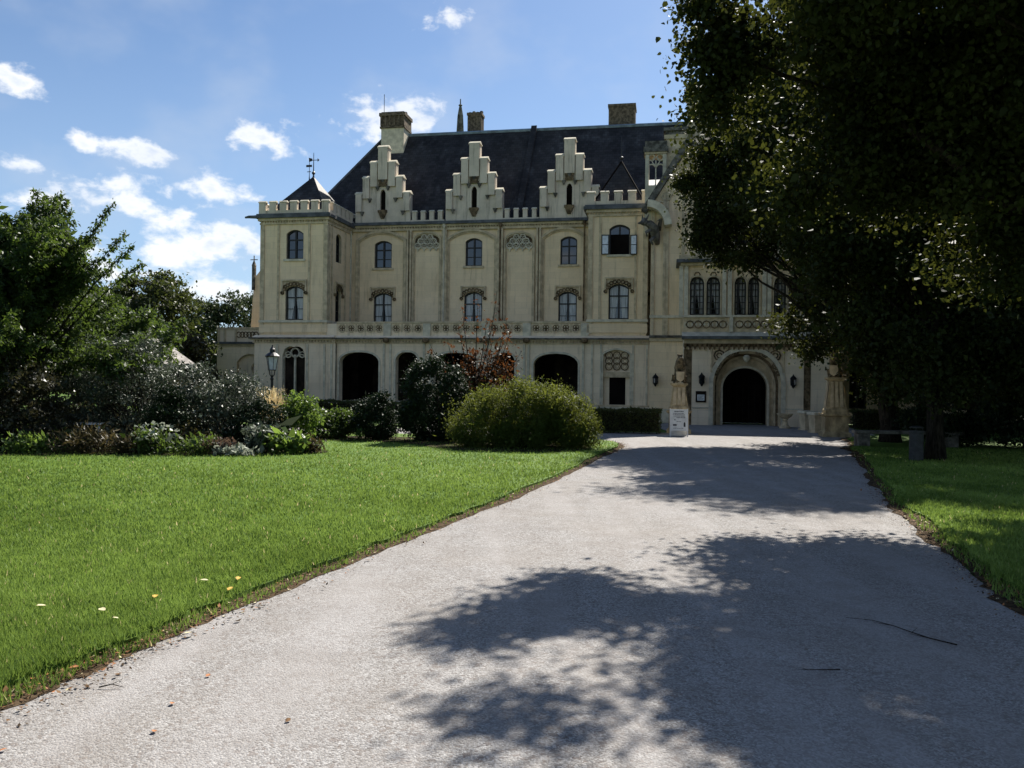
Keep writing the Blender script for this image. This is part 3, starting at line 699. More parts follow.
for a, b_, pc in gspan:
    cx = L(pc, 180, v+.2)[0]; hw = (L(502.5, 215, v+.2)[0]-L(445.5, 215, v+.2)[0])/2
    g = MB('gable_plaster', 'stone_pale', 'dark_interior', 'stone_carved', 'stone_dark')
    ws = [hw, hw*.74, hw*.47, hw*.19]
    y0 = MV-.22
    # stepped body with the lancet cut through
    lanc = arch(cx-.2, cx+.2, 14.75, 16.25, .3, 'pointed', 6)
    out = []
    zz = [LV[0]-.12, LV[1]-.12, LV[2]-.12, LV[3]-.12]
    out = [(cx-ws[0], 13.8), (cx+ws[0], 13.8)]
    for k in range(4):
        out.append((cx+ws[k], zz[k]))
        if k < 3: out.append((cx+ws[k+1], zz[k]))
    for k in (3, 2, 1, 0):
        out.append((cx-ws[k], zz[k]))
        if k > 0: out.append((cx-ws[k], zz[k-1]))
    g.wall(out, [lanc], .3, front(y0), 0, 0); g.wall(out, [lanc], -.3, front(y0+.5), 0, 0)
    # outer skin between the faces
    n = len(out); vs = [(p[0], y0, p[1]) for p in out]+[(p[0], y0+.5, p[1]) for p in out]; g.add(vs, [(i, (i+1) % n, n+(i+1) % n, n+i) for i in range(n)], 0)
    g.ext(lanc, .1, .15, front(y0+.12), 2)
    for k in range(4):
        nxt = ws[k+1] if k < 3 else 0
        for sg in ((-1, 1) if k < 3 else (0,)):
            xa, xb = (cx+sg*nxt, cx+sg*ws[k]) if sg else (cx-ws[3], cx+ws[3]); xa, xb = min(xa, xb), max(xa, xb)
            # pier strip on each step with a little pendant, and a saddle coping
            hgt = (1.25, 1.45, 1.7, 2.3)[k]
            g.box(xa+.05, xb-.03, y0-.17, y0, zz[k]-hgt, zz[k], 0); g.frustum((xa+xb)/2 if k == 3 else (xa if sg > 0 else xb)-0, y0-.09, zz[k]-hgt-.30, zz[k]-hgt, .03, .03, .15, .10, 4)
            g.box(xa-.02, xb+.05 if sg >= 0 else xb+.02, y0-.16, y0+.56, zz[k], zz[k]+.08, 1)
            g.frustum((xa+xb)/2, y0+.2, zz[k]+.08, zz[k]+.26, (xb-xa)/2+.02, .36, (xb-xa)/2, .05, 1)
    g.box(cx-.32, cx+.32, y0-.14, y0, 16.45, 16.6, 3); g.frustum(cx, y0-.06, 16.6, 16.95, .26, .1, .34, .06, 3)
    g.box(cx-.34, cx+.34, y0-.16, y0, 14.55, 14.72, 3); g.frustum(cx, y0-.06, 14.1, 14.55, .12, .04, .3, .1, 3)
    # little roof behind the gable running back into the slates
    zr = 17.4; yr = ey+(zr-13.8)/(rz-13.8)*(ry-ey)
    g2 = MB('slate')
    g2.add([(cx-hw*.8, y0+.5, 13.9), (cx+hw*.8, y0+.5, 13.9), (cx, y0+.5, zr), (cx, yr, zr-.02)], [(0, 2, 3), (1, 3, 2)], 0)
    go = g.build('stepped_gable', castle); g2.build('gable_roof', go)

# --- gate tower with its gable, bay window and portal
GV = 3.0; y0 = -GV
g0, g1 = L(651, 250, GV)[0], L(834, 250, GV)[0]; za = L(648, 206, GV)[1]; gc = L(690, 200, GV)[0]
slope = (L(668, 175, GV)[1]-za)/(L(668, 175, GV)[0]-L(648, 206, GV)[0]); zt = za+slope*(gc-g0)
m = MB('stucco', 'stone_trim', 'stone_pale', 'stone_dark')
hol = [arch(*W4(693, 716, 213, 245, GV), .5, 'pointed'), arch(*W4(735, 757, 213, 245, GV), .5, 'pointed'), arch(*W4(780, 800, 213, 245, GV), .5, 'pointed')]
_d = W4(724, 768.5, 367.5, 426.5, 5.0)
m.wall([(g0, 0), (_d[0]-.5, 0), (_d[0]-.5, _d[3]+.5), (_d[1]+.5, _d[3]+.5), (_d[1]+.5, 0), (g1, 0), (g1, za), (2*gc-g0, za), (gc, zt), (g0, za)], hol, .3, front(y0), 0, 2)
m.wall(rect(y0, 12, 0, za), [], .2, lside(g0), 0); m.wall(rect(y0, 12, 0, za), [], .2, rside(g1), 0)
gr = 2*gc-g0
m.band([(gr+.3, za-.45), (gc, zt+.1), (g0-.3, za-.45)], -.35, -.35, .35, front(y0), 3)
m.band([(gr-.5, za-.3), (gc, zt-.8), (g0+.5, za-.3)], .18, -.08, .02, front(y0), 1)
m.box(uB1-.3, g0+.6, 1.9, 2.2, 0, za-.3, 0)
for px in (653, 664.5, 667, 683): x = L(px, 250, GV)[0]; m.box(x-.09, x+.09, y0-.10, y0+.02, 5.2, za+slope*(x-g0)-.5, 1)
for k in range(2):
    c = L(661.5+k*5, 206-k*9, GV); m.ring(c[0], c[1], .22, -.07, -.1, 0, front(y0), 8, 1)
for zz in (6.24, ): m.box(g0-.05, g1, y0-.14, y0+.05, zz, zz+.16, 2)
m.box(gr-.2, g1+.1, y0-.2, y0+.3, za-.25, za, 3); m.box(g0-.05, g1, y0-.25, y0+.05, 5.05, 5.2, 3); m.box(g0-.05, g1, y0-.14, y0+.05, 4.85, 5.05, 1)
m.box(g0-.08, L(684, 390, GV)[0], y0-.1, y0+.05, 0, .82, 2)
m.build('gate_tower', castle)
for h in hol: window('window', h, front(y0), .2, 2, 4)
m = MB('slate', 'lead'); yb = 14
m.add([(g0-.25, y0+.3, za), (gc, y0+.3, zt), (gc, yb, zt), (g0-.25, yb, za), (gr+.25, y0+.3, za), (gr+.25, yb, za)], [(0, 1, 2, 3), (1, 4, 5, 2)], 0); m.add([(g0, y0+.3, za), (g1, y0+.3, za), (g1, 6, za+2.6), (g0, 6, za+2.6), (g1, 14, za), (g0, 14, za)], [(0, 1, 2, 3), (3, 2, 4, 5), (1, 4, 2)], 0); m.tube([(gc, y0+.3, zt), (gc, yb, zt)], .12, 6, 1)
m.build('gate_tower_roof', castle)
# lantern turret
q = W4(645.5, 666, 152, 196, 1.2); cx = (q[0]+q[1])/2; hw = (q[1]-q[0])/2; yt = -1.2
m = MB('stone_pale', 'stone_dark', 'stone_trim', 'white_paint_and_lit_sill')
zt0, zt1 = L(655, 152, 1.2)[1], L(655, 141, 1.2)[1]
for sx in (-1, 1):
    for yy in (yt, yt+2*hw-.22): m.box(cx+sx*(hw-.11)-.11, cx+sx*(hw-.11)+.11, yy, yy+.22, za-1.2, zt0, 0)
mp = front(yt+.04)
zs = L(655, 181, 1.2)[1]; m.box(cx-hw+.2, cx+hw-.2, yt+.03, yt+.35, za-.8, zs-.25, 0); m.add([(cx-hw+.2, yt+.03, zs-.25), (cx+hw-.2, yt+.03, zs-.25), (cx+hw-.2, yt+.7, zs+.25), (cx-hw+.2, yt+.7, zs+.25)], [(0, 1, 2, 3)], 3)  # sill coloured white for the sunlight falling on it
m.box(cx-.035, cx+.035, yt+.04, yt+.16, zs-.2, zt0-.5)
for sg in (-1, 1): m.ring(cx+sg*hw*.42, zt0-1.0, hw*.36, -.06, 0, .12, mp, 8, 0, 0, 180); m.ring(cx+sg*hw*.4, zt0-.32, .17, -.05, 0, .12, mp, 8)
m.ring(cx, zt0-.55, .2, -.05, 0, .12, mp, 8)
m.box(cx-hw-.05, cx+hw+.05, yt-.06, yt+2*hw+.05, zt0-.12, zt0, 2); m.box(cx-hw-.12, cx+hw+.12, yt-.13, yt+2*hw+.12, zt0, zt0+.32, 1); m.box(cx-hw-.03, cx+hw+.03, yt-.04, yt+2*hw+.03, zt0+.32, zt1, 1)
m.build('lantern_turret', castle)
# tall stone shafts rising beside the gable
for a, b_, yt_, yb_, vv in ((666, 686, 128, 200, 1.0), (688, 711, 84, 160, 0.0)):
    q = W4(a, b_, yt_, yb_, vv); m = MB('stone_trim', 'stone_dark'); yy = -vv; w = q[1]-q[0]
    m.box(q[0], q[1], yy, yy+w, q[2]-3, q[3]-.7, 0); m.box(q[0]-.1, q[1]+.1, yy-.1, yy+w+.1, q[3]-.7, q[3]-.45, 0); m.box(q[0]-.02, q[1]+.02, yy-.02, yy+w+.02, q[3]-.45, q[3]-.2, 1); m.box(q[0]-.14, q[1]+.14, yy-.14, yy+w+.14, q[3]-.2, q[3], 1)
    m.build('chimney_shaft', castle)
# gargoyle and flying buttress
x, z = L(655, 228, GV+.3)
m = MB('stone_dark', 'stone_pale'); yy = y0-.35
m.tube([(x+.15, yy+.4, z-.9), (x+.05, yy+.1, z-.5), (x-.05, yy-.15, z-.1), (x-.3, yy-.45, z+.15), (x-.62, yy-.6, z+.2)], [.14, .26, .3, .24, .14], 8)
m.lathe([(.05, z+.02), (.2, z+.1), (.23, z+.28), (.12, z+.45), (.03, z+.5)], x-.62, yy-.62, 8); m.tube([(x-.7, yy-.75, z+.2), (x-.95, yy-.9, z+.12)], [.13, .05], 6)
for sg in (-1, 1): m.tube([(x-.6+sg*.12, yy-.6, z+.42), (x-.55+sg*.2, yy-.5, z+.72)], [.07, .015], 5)
m.tube([(x-.15, yy-.3, z-.1), (x-.5, yy-.55, z-.35), (x-.45, yy-.6, z-.6)], [.12, .09, .06], 6); m.tube([(x+.1, yy, z-.4), (x-.25, yy-.3, z-.8), (x-.1, yy-.35, z-1.05)], [.14, .1, .06], 6)
m.tube([(x+.2, yy+.2, z-.1), (x+.35, yy-.1, z+.5), (x+.1, yy-.2, z+.35)], [.14, .1, .02], 6)
m.build('gargoyle', castle, smooth=True)
m = MB('stone_pale'); b0 = L(647.5, 212, GV)[0]; b1 = L(664.5, 232, GV)[0]; zb0 = L(650, 210, GV)[1]; zb1 = L(664, 228, GV)[1]
pts = [(b0+(b1-b0)*math.sin(R_(k*10)), zb1+(zb0-zb1)*math.cos(R_(k*10))) for k in range(10)]
m.band(pts, .42, -1.0, -.05, front(y0)); m.build('buttress', castle)
# bay window storey
BV = 5.0; yb = -BV; b0, b1 = L(684, 300, BV)[0], L(831, 300, BV)[0]
m = MB('stucco', 'stone_trim', 'stone_carved', 'lead', 'stone_pale')
zc = L(695, 266, BV)[1]; bz0, bz1 = L(745, 332, BV)[1], L(745, 317, BV)[1]
tw = []
for a, b_ in ((690, 704), (706.5, 720), (734.5, 746), (748, 759), (774, 786), (788.5, 800)):
    q = W4(a, b_, 277, 315, BV); tw.append(arch(q[0], q[1], q[2], q[3], .35, 'pointed', 8))
m.wall(rect(b0, b1, 5.0, zc), tw, .25, front(yb), 0, 4)
m.wall(rect(yb, y0, 5.0, zc), [], .2, lside(b0), 0); m.wall(rect(yb, y0, 5.0, zc), [], .2, rside(b1), 0)
m.box(b0-.2, b1+.2, yb-.25, y0, zc, zc+.16, 1); m.box(b0-.45, b1+.45, yb-.5, y0, zc+.16, zc+.34, 3); m.box(b0-.3, b1+.3, yb-.3, y0, zc+.34, zc+.6, 1)
for px in (681, 686, 724, 729.5, 764, 769, 806, 812): x = L(px, 300, BV)[0]; m.box(x-.11, x+.11, yb-.16, yb+.02, bz1, zc, 4)
m.box(b0-.05, b1+.05, yb-.2, yb+.05, bz1-.02, bz1+.1, 4)
m.box(b0-.02, b1+.02, yb-.06, yb+.02, bz0, bz1-.02, 1)
mp = front(yb-.06); n = 17
for k in range(n):
    c = b0+.35+(b1-b0-.7)*k/(n-1)
    if k % 6 != 5:
        m.ring(c, (bz0+bz1)/2, .17, -.06, -.05, 0, mp, 8, 2)
        for sg in (-1, 1): m.ring(c+.2*sg, (bz0+bz1)/2, .09, -.05, -.04, 0, mp, 6, 4)
    else: m.box(c-.1, c+.1, yb-.2, yb, bz0, bz1, 4)
m.add([(b0-.1, yb-.55, 5.02), (b1+.1, yb-.55, 5.02), (b1+.1, yb-.05, bz0), (b0-.1, yb-.05, bz0)], [(0, 1, 2, 3)], 4)
m.box(b0-.1, b1+.1, yb-.6, yb+.05, 4.86, 5.02, 3)
# carved head of each twin window
for o in tw:
    c = (o[0][0]+o[1][0])/2; zt_ = max(p[1] for p in o); m.ring(c, zt_+.12, .13, -.05, -.06, 0, front(yb), 6, 2); m.band(o[1:]+[o[0]], -.07, -.09, .02, front(yb), 1)
m.build('bay_storey', castle)
for o in tw: window('window', o, front(yb), .16, 3, 6, 'curtain')
# portal
m = MB('stucco_low', 'stone_trim', 'stone_carved', 'stone_pale', 'stone_dark')
dp = W4(724, 768.5, 367.5, 426.5, BV); po = arch(dp[0], dp[1], 0, dp[3], (dp[1]-dp[0])*.46, 'round', 18)
ou = W4(713.5, 780.5, 351, 426, BV); pout = arch(ou[0], ou[1], 0, ou[3], 1.75, 'tudor', 18)
cx = (dp[0]+dp[1])/2
def jamb(outer, inner, d, rev, mi):
    poly = [outer[0], inner[0]]+inner[:1:-1]+[inner[1], outer[1]]+outer[2:]
    tri = tessellate_polygon([[Vector((a, b_, 0)) for a, b_ in poly]]); m.add([front(yb)(a, b_, d) for a, b_ in poly], [tuple(t_) for t_ in tri], mi)
    n_ = len(inner); m.add([front(yb)(a, b_, d) for a, b_ in inner]+[front(yb)(a, b_, d+rev) for a, b_ in inner], [(i, (i+1) % n_, n_+(i+1) % n_, n_+i) for i in range(1, n_)], 1)
jamb([(b0, 0), (b1, 0), (b1, 4.9), (b0, 4.9)], pout, 0, .9, 0)
m.wall(rect(yb, y0, 0, 4.9), [], .2, lside(b0), 0); m.wall(rect(yb, y0, 0, 4.9), [], .2, rside(b1), 0)
jamb(pout, po, .9, .6, 1)
# stepped archivolts
for i, (w_, d0) in enumerate(((.14, .15), (.13, .40), (.12, .65))):
    sc_ = 1-(.10*(i+1)); o = [(cx+(a-cx)*(1-.055*(i+1)), b_*(1-.03*(i+1)) if b_ > 0 else 0) for a, b_ in pout]
    m.band(o[1:]+[o[0]], -.16, d0, .92, front(yb), 2 if i == 1 else 1)
m.band(pout[1:]+[pout[0]], -.24, -.12, .1, front(yb), 3); m.band(po[1:]+[po[0]], -.12, .78, .95, front(yb), 3)
# carved spandrels in a square frame
sq = W4(712.5, 782, 349, 373, BV); mp = front(yb)
m.band([(sq[1], sq[2]), (sq[1], sq[3]), (sq[0], sq[3]), (sq[0], sq[2])], -.1, -.13, 0, mp, 1)
for sg in (-1, 1):
    ce = sq[1] if sg > 0 else sq[0]
    for (dx, dz, r) in ((.38, .36, .25), (.9, .26, .16), (.3, .92, .17), (.22, 1.35, .1), (1.3, .2, .09)):
        m.ring(ce-sg*dx, sq[3]-dz, r, -.07, -.09, 0, mp, 8, 2); m.ring(ce-sg*dx, sq[3]-dz, r*.45, -.06, -.08, 0, mp, 6, 2)
m.lathe([(.05, ou[3]-.62), (.16, ou[3]-.5), (.2, ou[3]-.35), (.1, ou[3]-.22)], cx, yb-.02, 8, 3)
# plinths, flat dark strips painted as shaded recesses, carved frieze under the bay
pl = (L(691.5, 420, BV)[0], L(712, 420, BV)[0], L(782, 420, BV)[0], L(803, 420, BV)[0])
for a, b_ in ((pl[0], pl[1]-.05), (pl[2]+.05, pl[3])): m.box(a, b_, yb-.1, yb+.02, 0, .95, 0); m.box(a, b_, yb-.13, yb+.02, .95, 1.02, 3); m.box(a, b_, yb-.06, yb+.02, 1.02, 4.2, 0)
for a, b_ in ((b0, pl[0]), (pl[3], pl[3]+.4)): m.box(a+.02, b_-.02, yb-.02, yb+.02, 0, 4.3, 2)
m.box(b0, b1, yb-.3, yb+.02, 4.62, 4.86, 1); n = 30
for k in range(n):
    c = b0+.1+(b1-b0-.2)*k/(n-1); m.frustum(c, yb-.14, 4.28, 4.62, .03, .03, .11, .14, 2)
m.box(b0, b1, yb-.1, yb+.02, 4.45, 4.62, 2)
m.build('portal', castle)
g = MB('gate_wood', 'iron_wall'); go = [(a, b_) for a, b_ in po]
mp = front(yb+1.9)
g.box(dp[0]-.1, dp[1]+.1, yb+4.0, yb+4.1, 0, dp[3]+.1, 0)
for k in range(8): xx = dp[0]+(dp[1]-dp[0])*k/7; g.box(xx-.02, xx+.02, yb+3.96, yb+4.0, 0, dp[3], 1)
g.box(dp[0]-.3, dp[0]-.1, yb+1.5, yb+4.1, 0, dp[3]+.2, 0); g.box(dp[1]+.1, dp[1]+.3, yb+1.5, yb+4.1, 0, dp[3]+.2, 0); g.box(dp[0]-.3, dp[1]+.3, yb+1.5, yb+4.1, dp[3]+.12, dp[3]+.3, 0)
g.build('gate_passage', castle)
# right wing behind the trees and low wing at the far left
rw0, rw1, ryw = g1, 42., 0.
m = MB('stucco', 'stone_trim', 'lead', 'stucco_low')
rh = []
for px in (858, 890, 925, 962): a = L(px, 380, 0)[0]; rh.append(arch(a-.5, a+.5, .95, L(858, 361)[1], .35))
for px in (858, 890, 925, 962): a = L(px, 300, 0)[0]; rh.append(arch(a-.55, a+.55, 6.4, 8.9, .3)); rh.append(arch(a-.5, a+.5, 10.5, 12.4, .28))
m.wall(rect(rw0, rw1, 0, 13.6), rh, .3, front(0), 0, 1); m.wall(rect(0, 12, 0, 13.6), [], .2, rside(rw1), 0)
m.box(rw0, rw1, -.2, .1, 5.05, 5.25, 1); m.box(rw0, rw1, -.3, .1, 13.5, 13.8, 2); m.box(rw0, rw1, -.1, .05, 0, .85, 3)
m.build('side_wing', castle)
for h in rh: window('window', h, front(0), .2, 2, 3)
m = MB('slate'); m.add([(rw0, -.3, 13.8), (rw1, -.3, 13.8), (rw1, 6, 20), (rw0, 6, 20), (rw1, 12, 13.8), (rw0, 12, 13.8)], [(0, 1, 2, 3), (3, 2, 4, 5), (1, 4, 2)]); m.build('side_wing_roof', castle)
l0, l1 = L(217, 360, -3)[0], gA0+.4; zl = L(230, 328, -3)[1]; y0 = 3.0
m = MB('stucco_low', 'stone_trim', 'stone_carved', 'lead', 'dark_interior')
ho = arch(*W4(237, 262, 354, 404, -3), .6, 'seg'); zmid = L(230, 344, -3)[1]
m.wall(rect(l0, l1, 0, zmid), [ho], .35, front(y0), 0, 1); m.wall(rect(y0, 14, 0, zmid), [], .2, lside(l0), 0)
m.ext(ho, .34, .38, front(y0), 0)
c = L(253.5, 368, -2.7); m.ring(c[0], c[1], .38, -.1, .2, .36, front(y0), 12, 1); m.ext([(c[0]+.28*math.cos(R_(30*k)), c[1]+.28*math.sin(R_(30*k))) for k in range(12)], .25, .36, front(y0), 4)
q = W4(248, 258, 380, 392, -2.7); m.ext(rect(*q), .3, .36, front(y0), 4)
m.box(l0-.1, l1, y0-.12, y0+.3, zmid-.15, zmid, 1); m.box(l0-.2, l1, y0-.28, y0+.3, zmid, zmid+.15, 3); m.box(l0, l1, y0+.02, y0+.25, zmid+.15, zl-.1, 0); m.box(l0-.06, l1, y0-.05, y0+.3, zl-.1, zl+.05, 1)
for k in range(6):
    cc = L(239+k*3.4, 334, -3); m.ring(cc[0], cc[1]-.05, .17, -.06, -.05, .03, front(y0+.02), 8, 2)
for px in (219, 225, 236): x = L(px, 334, -3)[0]; m.box(x-.08, x+.08, y0-.06, y0+.2, zmid+.15, zl-.1, 1)
m.build('low_wing', castle)
m = MB('stucco', 'stone_trim', 'stone_dark'); q = W4(252, 262, 268, 328, -7); m.ext([(q[0]-.25, 3), (q[1]+1, 3), (q[1]+1, q[3]+1.2), (q[0]+.2, q[3]-.8)], 0, 5, front(7), 0)
c = L(254, 262, -7); m.box(c[0]-.12, c[0]+.12, 6.9, 7.15, c[1]-2.2, c[1]-.3, 2); m.frustum(c[0], 7.02, c[1]-.3, c[1]+.15, .14, .14, .02, .02, 2); m.box(c[0]-.3, c[0]+.3, 6.99, 7.05, c[1]+.15, c[1]+.21, 2); m.box(c[0]-.03, c[0]+.03, 6.99, 7.05, c[1]+.1, c[1]+.5, 2)
m.build('rear_wall', castle)
x, z = L(245, 218, .3); m = MB('lead'); m.tube([(uA0-.2, -.3, 13.5), (uA0-.75, -.4, 13.5), (uA0-1.0, -.45, 13.45)], [.12, .10, .06], 6); m.build('waterspout', castle)

# ------------------------------------------------------------------ THE GROUND
def ground_pt(px, py, z=0.):
    a, b = unroll(px, py); Z = (z-EYE)*F/b; return (a/F*Z, Z)
def sheet(name, poly, z, mname, kind='structure', thick=0.):
    m = MB(mname); tri = tessellate_polygon([[Vector((a, b, 0)) for a, b in poly]])
    m.add([(a, b, z) for a, b in poly], [tuple(t) for t in tri])
    if thick:
        n = len(poly); m.add([(a, b, z) for a, b in poly]+[(a, b, z-thick) for a, b in poly], [(i, (i+1) % n, n+(i+1) % n, n+i) for i in range(n)])
    o = m.build(name); o['kind'] = kind; return o
def smooth_line(pts, n=10, jit=0.):
    out = []; P = [Vector(p) for p in pts]
    for i in range(len(P)-1):
        p0, p1, p2, p3 = P[max(i-1, 0)], P[i], P[i+1], P[min(i+2, len(P)-1)]
        for k in range(n):
            t = k/n; q = .5*((2*p1)+(-p0+p2)*t+(2*p0-5*p1+4*p2-p3)*t*t+(-p0+3*p1-3*p2+p3)*t**3)
            out.append((q[0]+random.uniform(-jit, jit), q[1]+random.uniform(-jit, jit)))
    out.append(tuple(P[-1])); return out
sheet('ground', [(-2500, -400), (2500, -400), (2500, 4000), (-2500, 4000)], -.03, 'lawn_far')
left_edge = [(-4.3, 1.5), (-3.9, 3.6), (-3.39, 5.53), (-3.08, 6.5), (-2.56, 8.2), (-1.30, 12.0), (.63, 17.8), (2.65, 25.0), (3.72, 28.6), (4.1, 30.6), (3.95, 32.0), (3.0, 33.0), (0, 33.9), (-6, 35.5), (-22, 39)]
right_edge = [(3.9, 1.0), (4.3, 4.0), (5.04, 8.1), (5.75, 10.7), (6.95, 15.0), (8.0, 18.0), (10.0, 23.6), (11.6, 28.2), (12.2, 30.4), (13.4, 32.6), (14.2, 35.6), (15.5, 37.6)]
le = smooth_line(left_edge, 14, .02); re_ = smooth_line(right_edge, 14, .02)
hb = [(-24, 42.5), (4.0, 39.2), (7.2, 38.9), (7.6, 40), cw(9, 6)[:2], cw(10, 3.2)[:2], cw(20, 3.2)[:2], cw(19.6, 12)[:2]]
drive = [(-9, -8), (9, -8)]+re_+hb[::-1]+le[::-1]
sheet('driveway', drive, 0.0, 'gravel_drive')
def offset(line, d):
    out = []
    for i, p in enumerate(line):
        a = Vector(line[max(i-3, 0)]); b = Vector(line[min(i+3, len(line)-1)]); t = (b-a).normalized(); out.append((p[0]-t.y*d, p[1]+t.x*d))
    return out
random.seed(3)
def wavy(line, d, amp, step=3):
    o = offset(line, 1.0); res = []; w = 0
    for i, p in enumerate(line):
        w = .7*w+random.uniform(-amp, amp); q = Vector(p)+(Vector(o[i])-Vector(p))*(d+w); res.append((q.x, q.y))
    return res
n0 = len(le)
lawn_edge = wavy(le, .17, .035); soil_in = wavy(le, .30, .02); soil_out = wavy(le, -.05, .04)
m = MB('soil')
for i in range(n0-1): m.add([(*soil_out[i], .004), (*soil_out[i+1], .004), (*soil_in[i+1], .012), (*soil_in[i], .012)], [(0, 1, 2, 3)])
so = m.build('soil_edge'); so['kind'] = 'structure'
lawn_l = lawn_edge+[(-60, 60), (-60, -6), (-9, -6)]
sheet('lawn', lawn_l, .055, 'lawn', thick=.06)
rl_edge = wavy(re_, -.22, .06); soil_in = wavy(re_, -.4, .03); soil_out = wavy(re_, .05, .09)
m = MB('soil')
for i in range(len(re_)-1): m.add([(*soil_out[i], .004), (*soil_out[i+1], .004), (*soil_in[i+1], .012), (*soil_in[i], .012)], [(0, 1, 2, 3)])
so = m.build('soil_edge'); so['kind'] = 'structure'
lawn_r = rl_edge+[(24, 42), (60, 44), (60, -6), (9, -6)]
sheet('lawn', lawn_r, .05, 'lawn', thick=.06)
bed = smooth_line([(-30, 22.6), (-16, 22.9), (-12, 23.3), (-8, 23.7), (-6.0, 24.6), (-5.6, 25.4), (-6.5, 27), (-8, 29.6), (-8.6, 33), (-14, 36), (-30, 38)], 6, .05)
sheet('planting_bed', bed, .075, 'bed_soil')
bed2 = smooth_line([(-8.4, 31.0), (-6, 30.2), (-4, 29.6), (-2.2, 27.0), (-.5, 26.2), (1.6, 26.4), (2.7, 27.6), (2.4, 29.6), (.5, 31), (-3, 32.3), (-8, 32.8), (-8.4, 31.0)], 6, .05)
sheet('planting_bed', bed2, .075, 'bed_soil')

def inside(poly, xy):
    x, y = xy[:, 0], xy[:, 1]; c = np.zeros(len(x), bool); P = np.array(poly); j = len(P)-1
    for i in range(len(P)):
        xi, yi, xj, yj = P[i, 0], P[i, 1], P[j, 0], P[j, 1]
        if yi != yj: c ^= ((yi > y) != (yj > y)) & (x < (xj-xi)*(y-yi)/(yj-yi)+xi)
        j = i
    return c
def np_mesh(name, V, nper, mats, parent=None, tint=None, mi=None):
    """V: (faces, nper, 3) loose polygons"""
    nf = len(V); me = bpy.data.meshes.new(name); me.vertices.add(nf*nper); me.vertices.foreach_set('co', V.reshape(-1).astype(np.float32))
    me.loops.add(nf*nper); me.loops.foreach_set('vertex_index', np.arange(nf*nper, dtype=np.int32))
    me.polygons.add(nf); me.polygons.foreach_set('loop_start', np.arange(0, nf*nper, nper, dtype=np.int32))
    for mm in mats: me.materials.append(MATS[mm])
    if mi is not None: me.polygons.foreach_set('material_index', mi.astype(np.int32))
    if tint is not None:
        a = me.attributes.new('tint', 'FLOAT', 'FACE'); a.data.foreach_set('value', tint.astype(np.float32))
    me.update(calc_edges=True); me.validate()
    o = bpy.data.objects.new(name, me); COL.objects.link(o)
    if parent: o.parent = parent
    return o
def grass(name, poly, n, zmin, zmax, xr, z0):
    # blades thin out with the square of the distance; far lawn keeps its texture
    Zs = 1/(RNG.uniform(1/zmax, 1/zmin, n)); Xs = RNG.uniform(xr[0], xr[1], n)*Zs
    xy = np.stack([Xs, Zs], 1); keep = inside(poly, xy); xy = xy[keep]; Zs = Zs[keep]; n = len(xy)
    h = RNG.uniform(.03, .075, n)*(1+.2*np.sin(xy[:, 0]*3)*np.sin(xy[:, 1]*2.3)); w = RNG.uniform(.004, .008, n)*np.clip(Zs/6, 1, 3)
    a = RNG.uniform(0, 2*np.pi, n); lean = RNG.uniform(.1, .9, n)*h; la = RNG.uniform(0, 2*np.pi, n)
    V = np.zeros((n, 3, 3)); V[:, 0, 0] = xy[:, 0]-np.cos(a)*w; V[:, 0, 1] = xy[:, 1]-np.sin(a)*w; V[:, 1, 0] = xy[:, 0]+np.cos(a)*w; V[:, 1, 1] = xy[:, 1]+np.sin(a)*w
    V[:, 2, 0] = xy[:, 0]+np.cos(la)*lean; V[:, 2, 1] = xy[:, 1]+np.sin(la)*lean
    V[:, 0:2, 2] = z0-.01; V[:, 2, 2] = z0+h
    patch = .5+.28*np.sin(xy[:, 0]*1.1+1.3*np.sin(xy[:, 1]*.7))*np.sin(xy[:, 1]*.9+xy[:, 0]*.4)+.22*np.sin(xy[:, 0]*4.3+2*np.sin(xy[:, 1]*3.1))*np.sin(xy[:, 1]*3.7+1.5*np.sin(xy[:, 0]*2.7))
    for sc, am in ((.45, .3), (2.6, .25), (7.5, .25)):
        ph = RNG.uniform(0, 6.28, 6); dr = RNG.normal(size=(6, 2))*sc; patch = patch+am*np.mean([np.sin(xy@dr[q]*2+ph[q]) for q in range(6)], 0)*2
    tint = np.clip(RNG.beta(1.3, 2.4, n)*.75+.55*patch-.12, 0, 1)
    o = np_mesh(name, V, 3, ['grass_blade', 'straw'], None, tint, (RNG.random(n) < .008).astype(int)); o['kind'] = 'stuff'; o['label'] = 'short mown green grass growing on the lawn'; o['category'] = 'grass'
    return o
grass('grass', lawn_l, 500000, 4.6, 34, (-.95, .14), .055)['label'] = 'short sunlit green grass of the wide lawn before the castle'
grass('grass', wavy(le[:190], -.01, .03)+wavy(le[:190], .30, .02)[::-1], 70000, 4.4, 30, (-.80, .16), .02)['label'] = 'ragged grass tufts creeping over the left soil edge of the drive'
grass('grass', wavy(re_, -.02, .04)+wavy(re_, -.45, .03)[::-1], 45000, 5.0, 34, (.30, .80), .02)['label'] = 'ragged grass tufts creeping over the right soil edge of the drive'
grass('grass', lawn_r, 160000, 5.5, 30, (.36, .70), .05)['label'] = 'shaded short grass on the strip beside the drive under the trees'

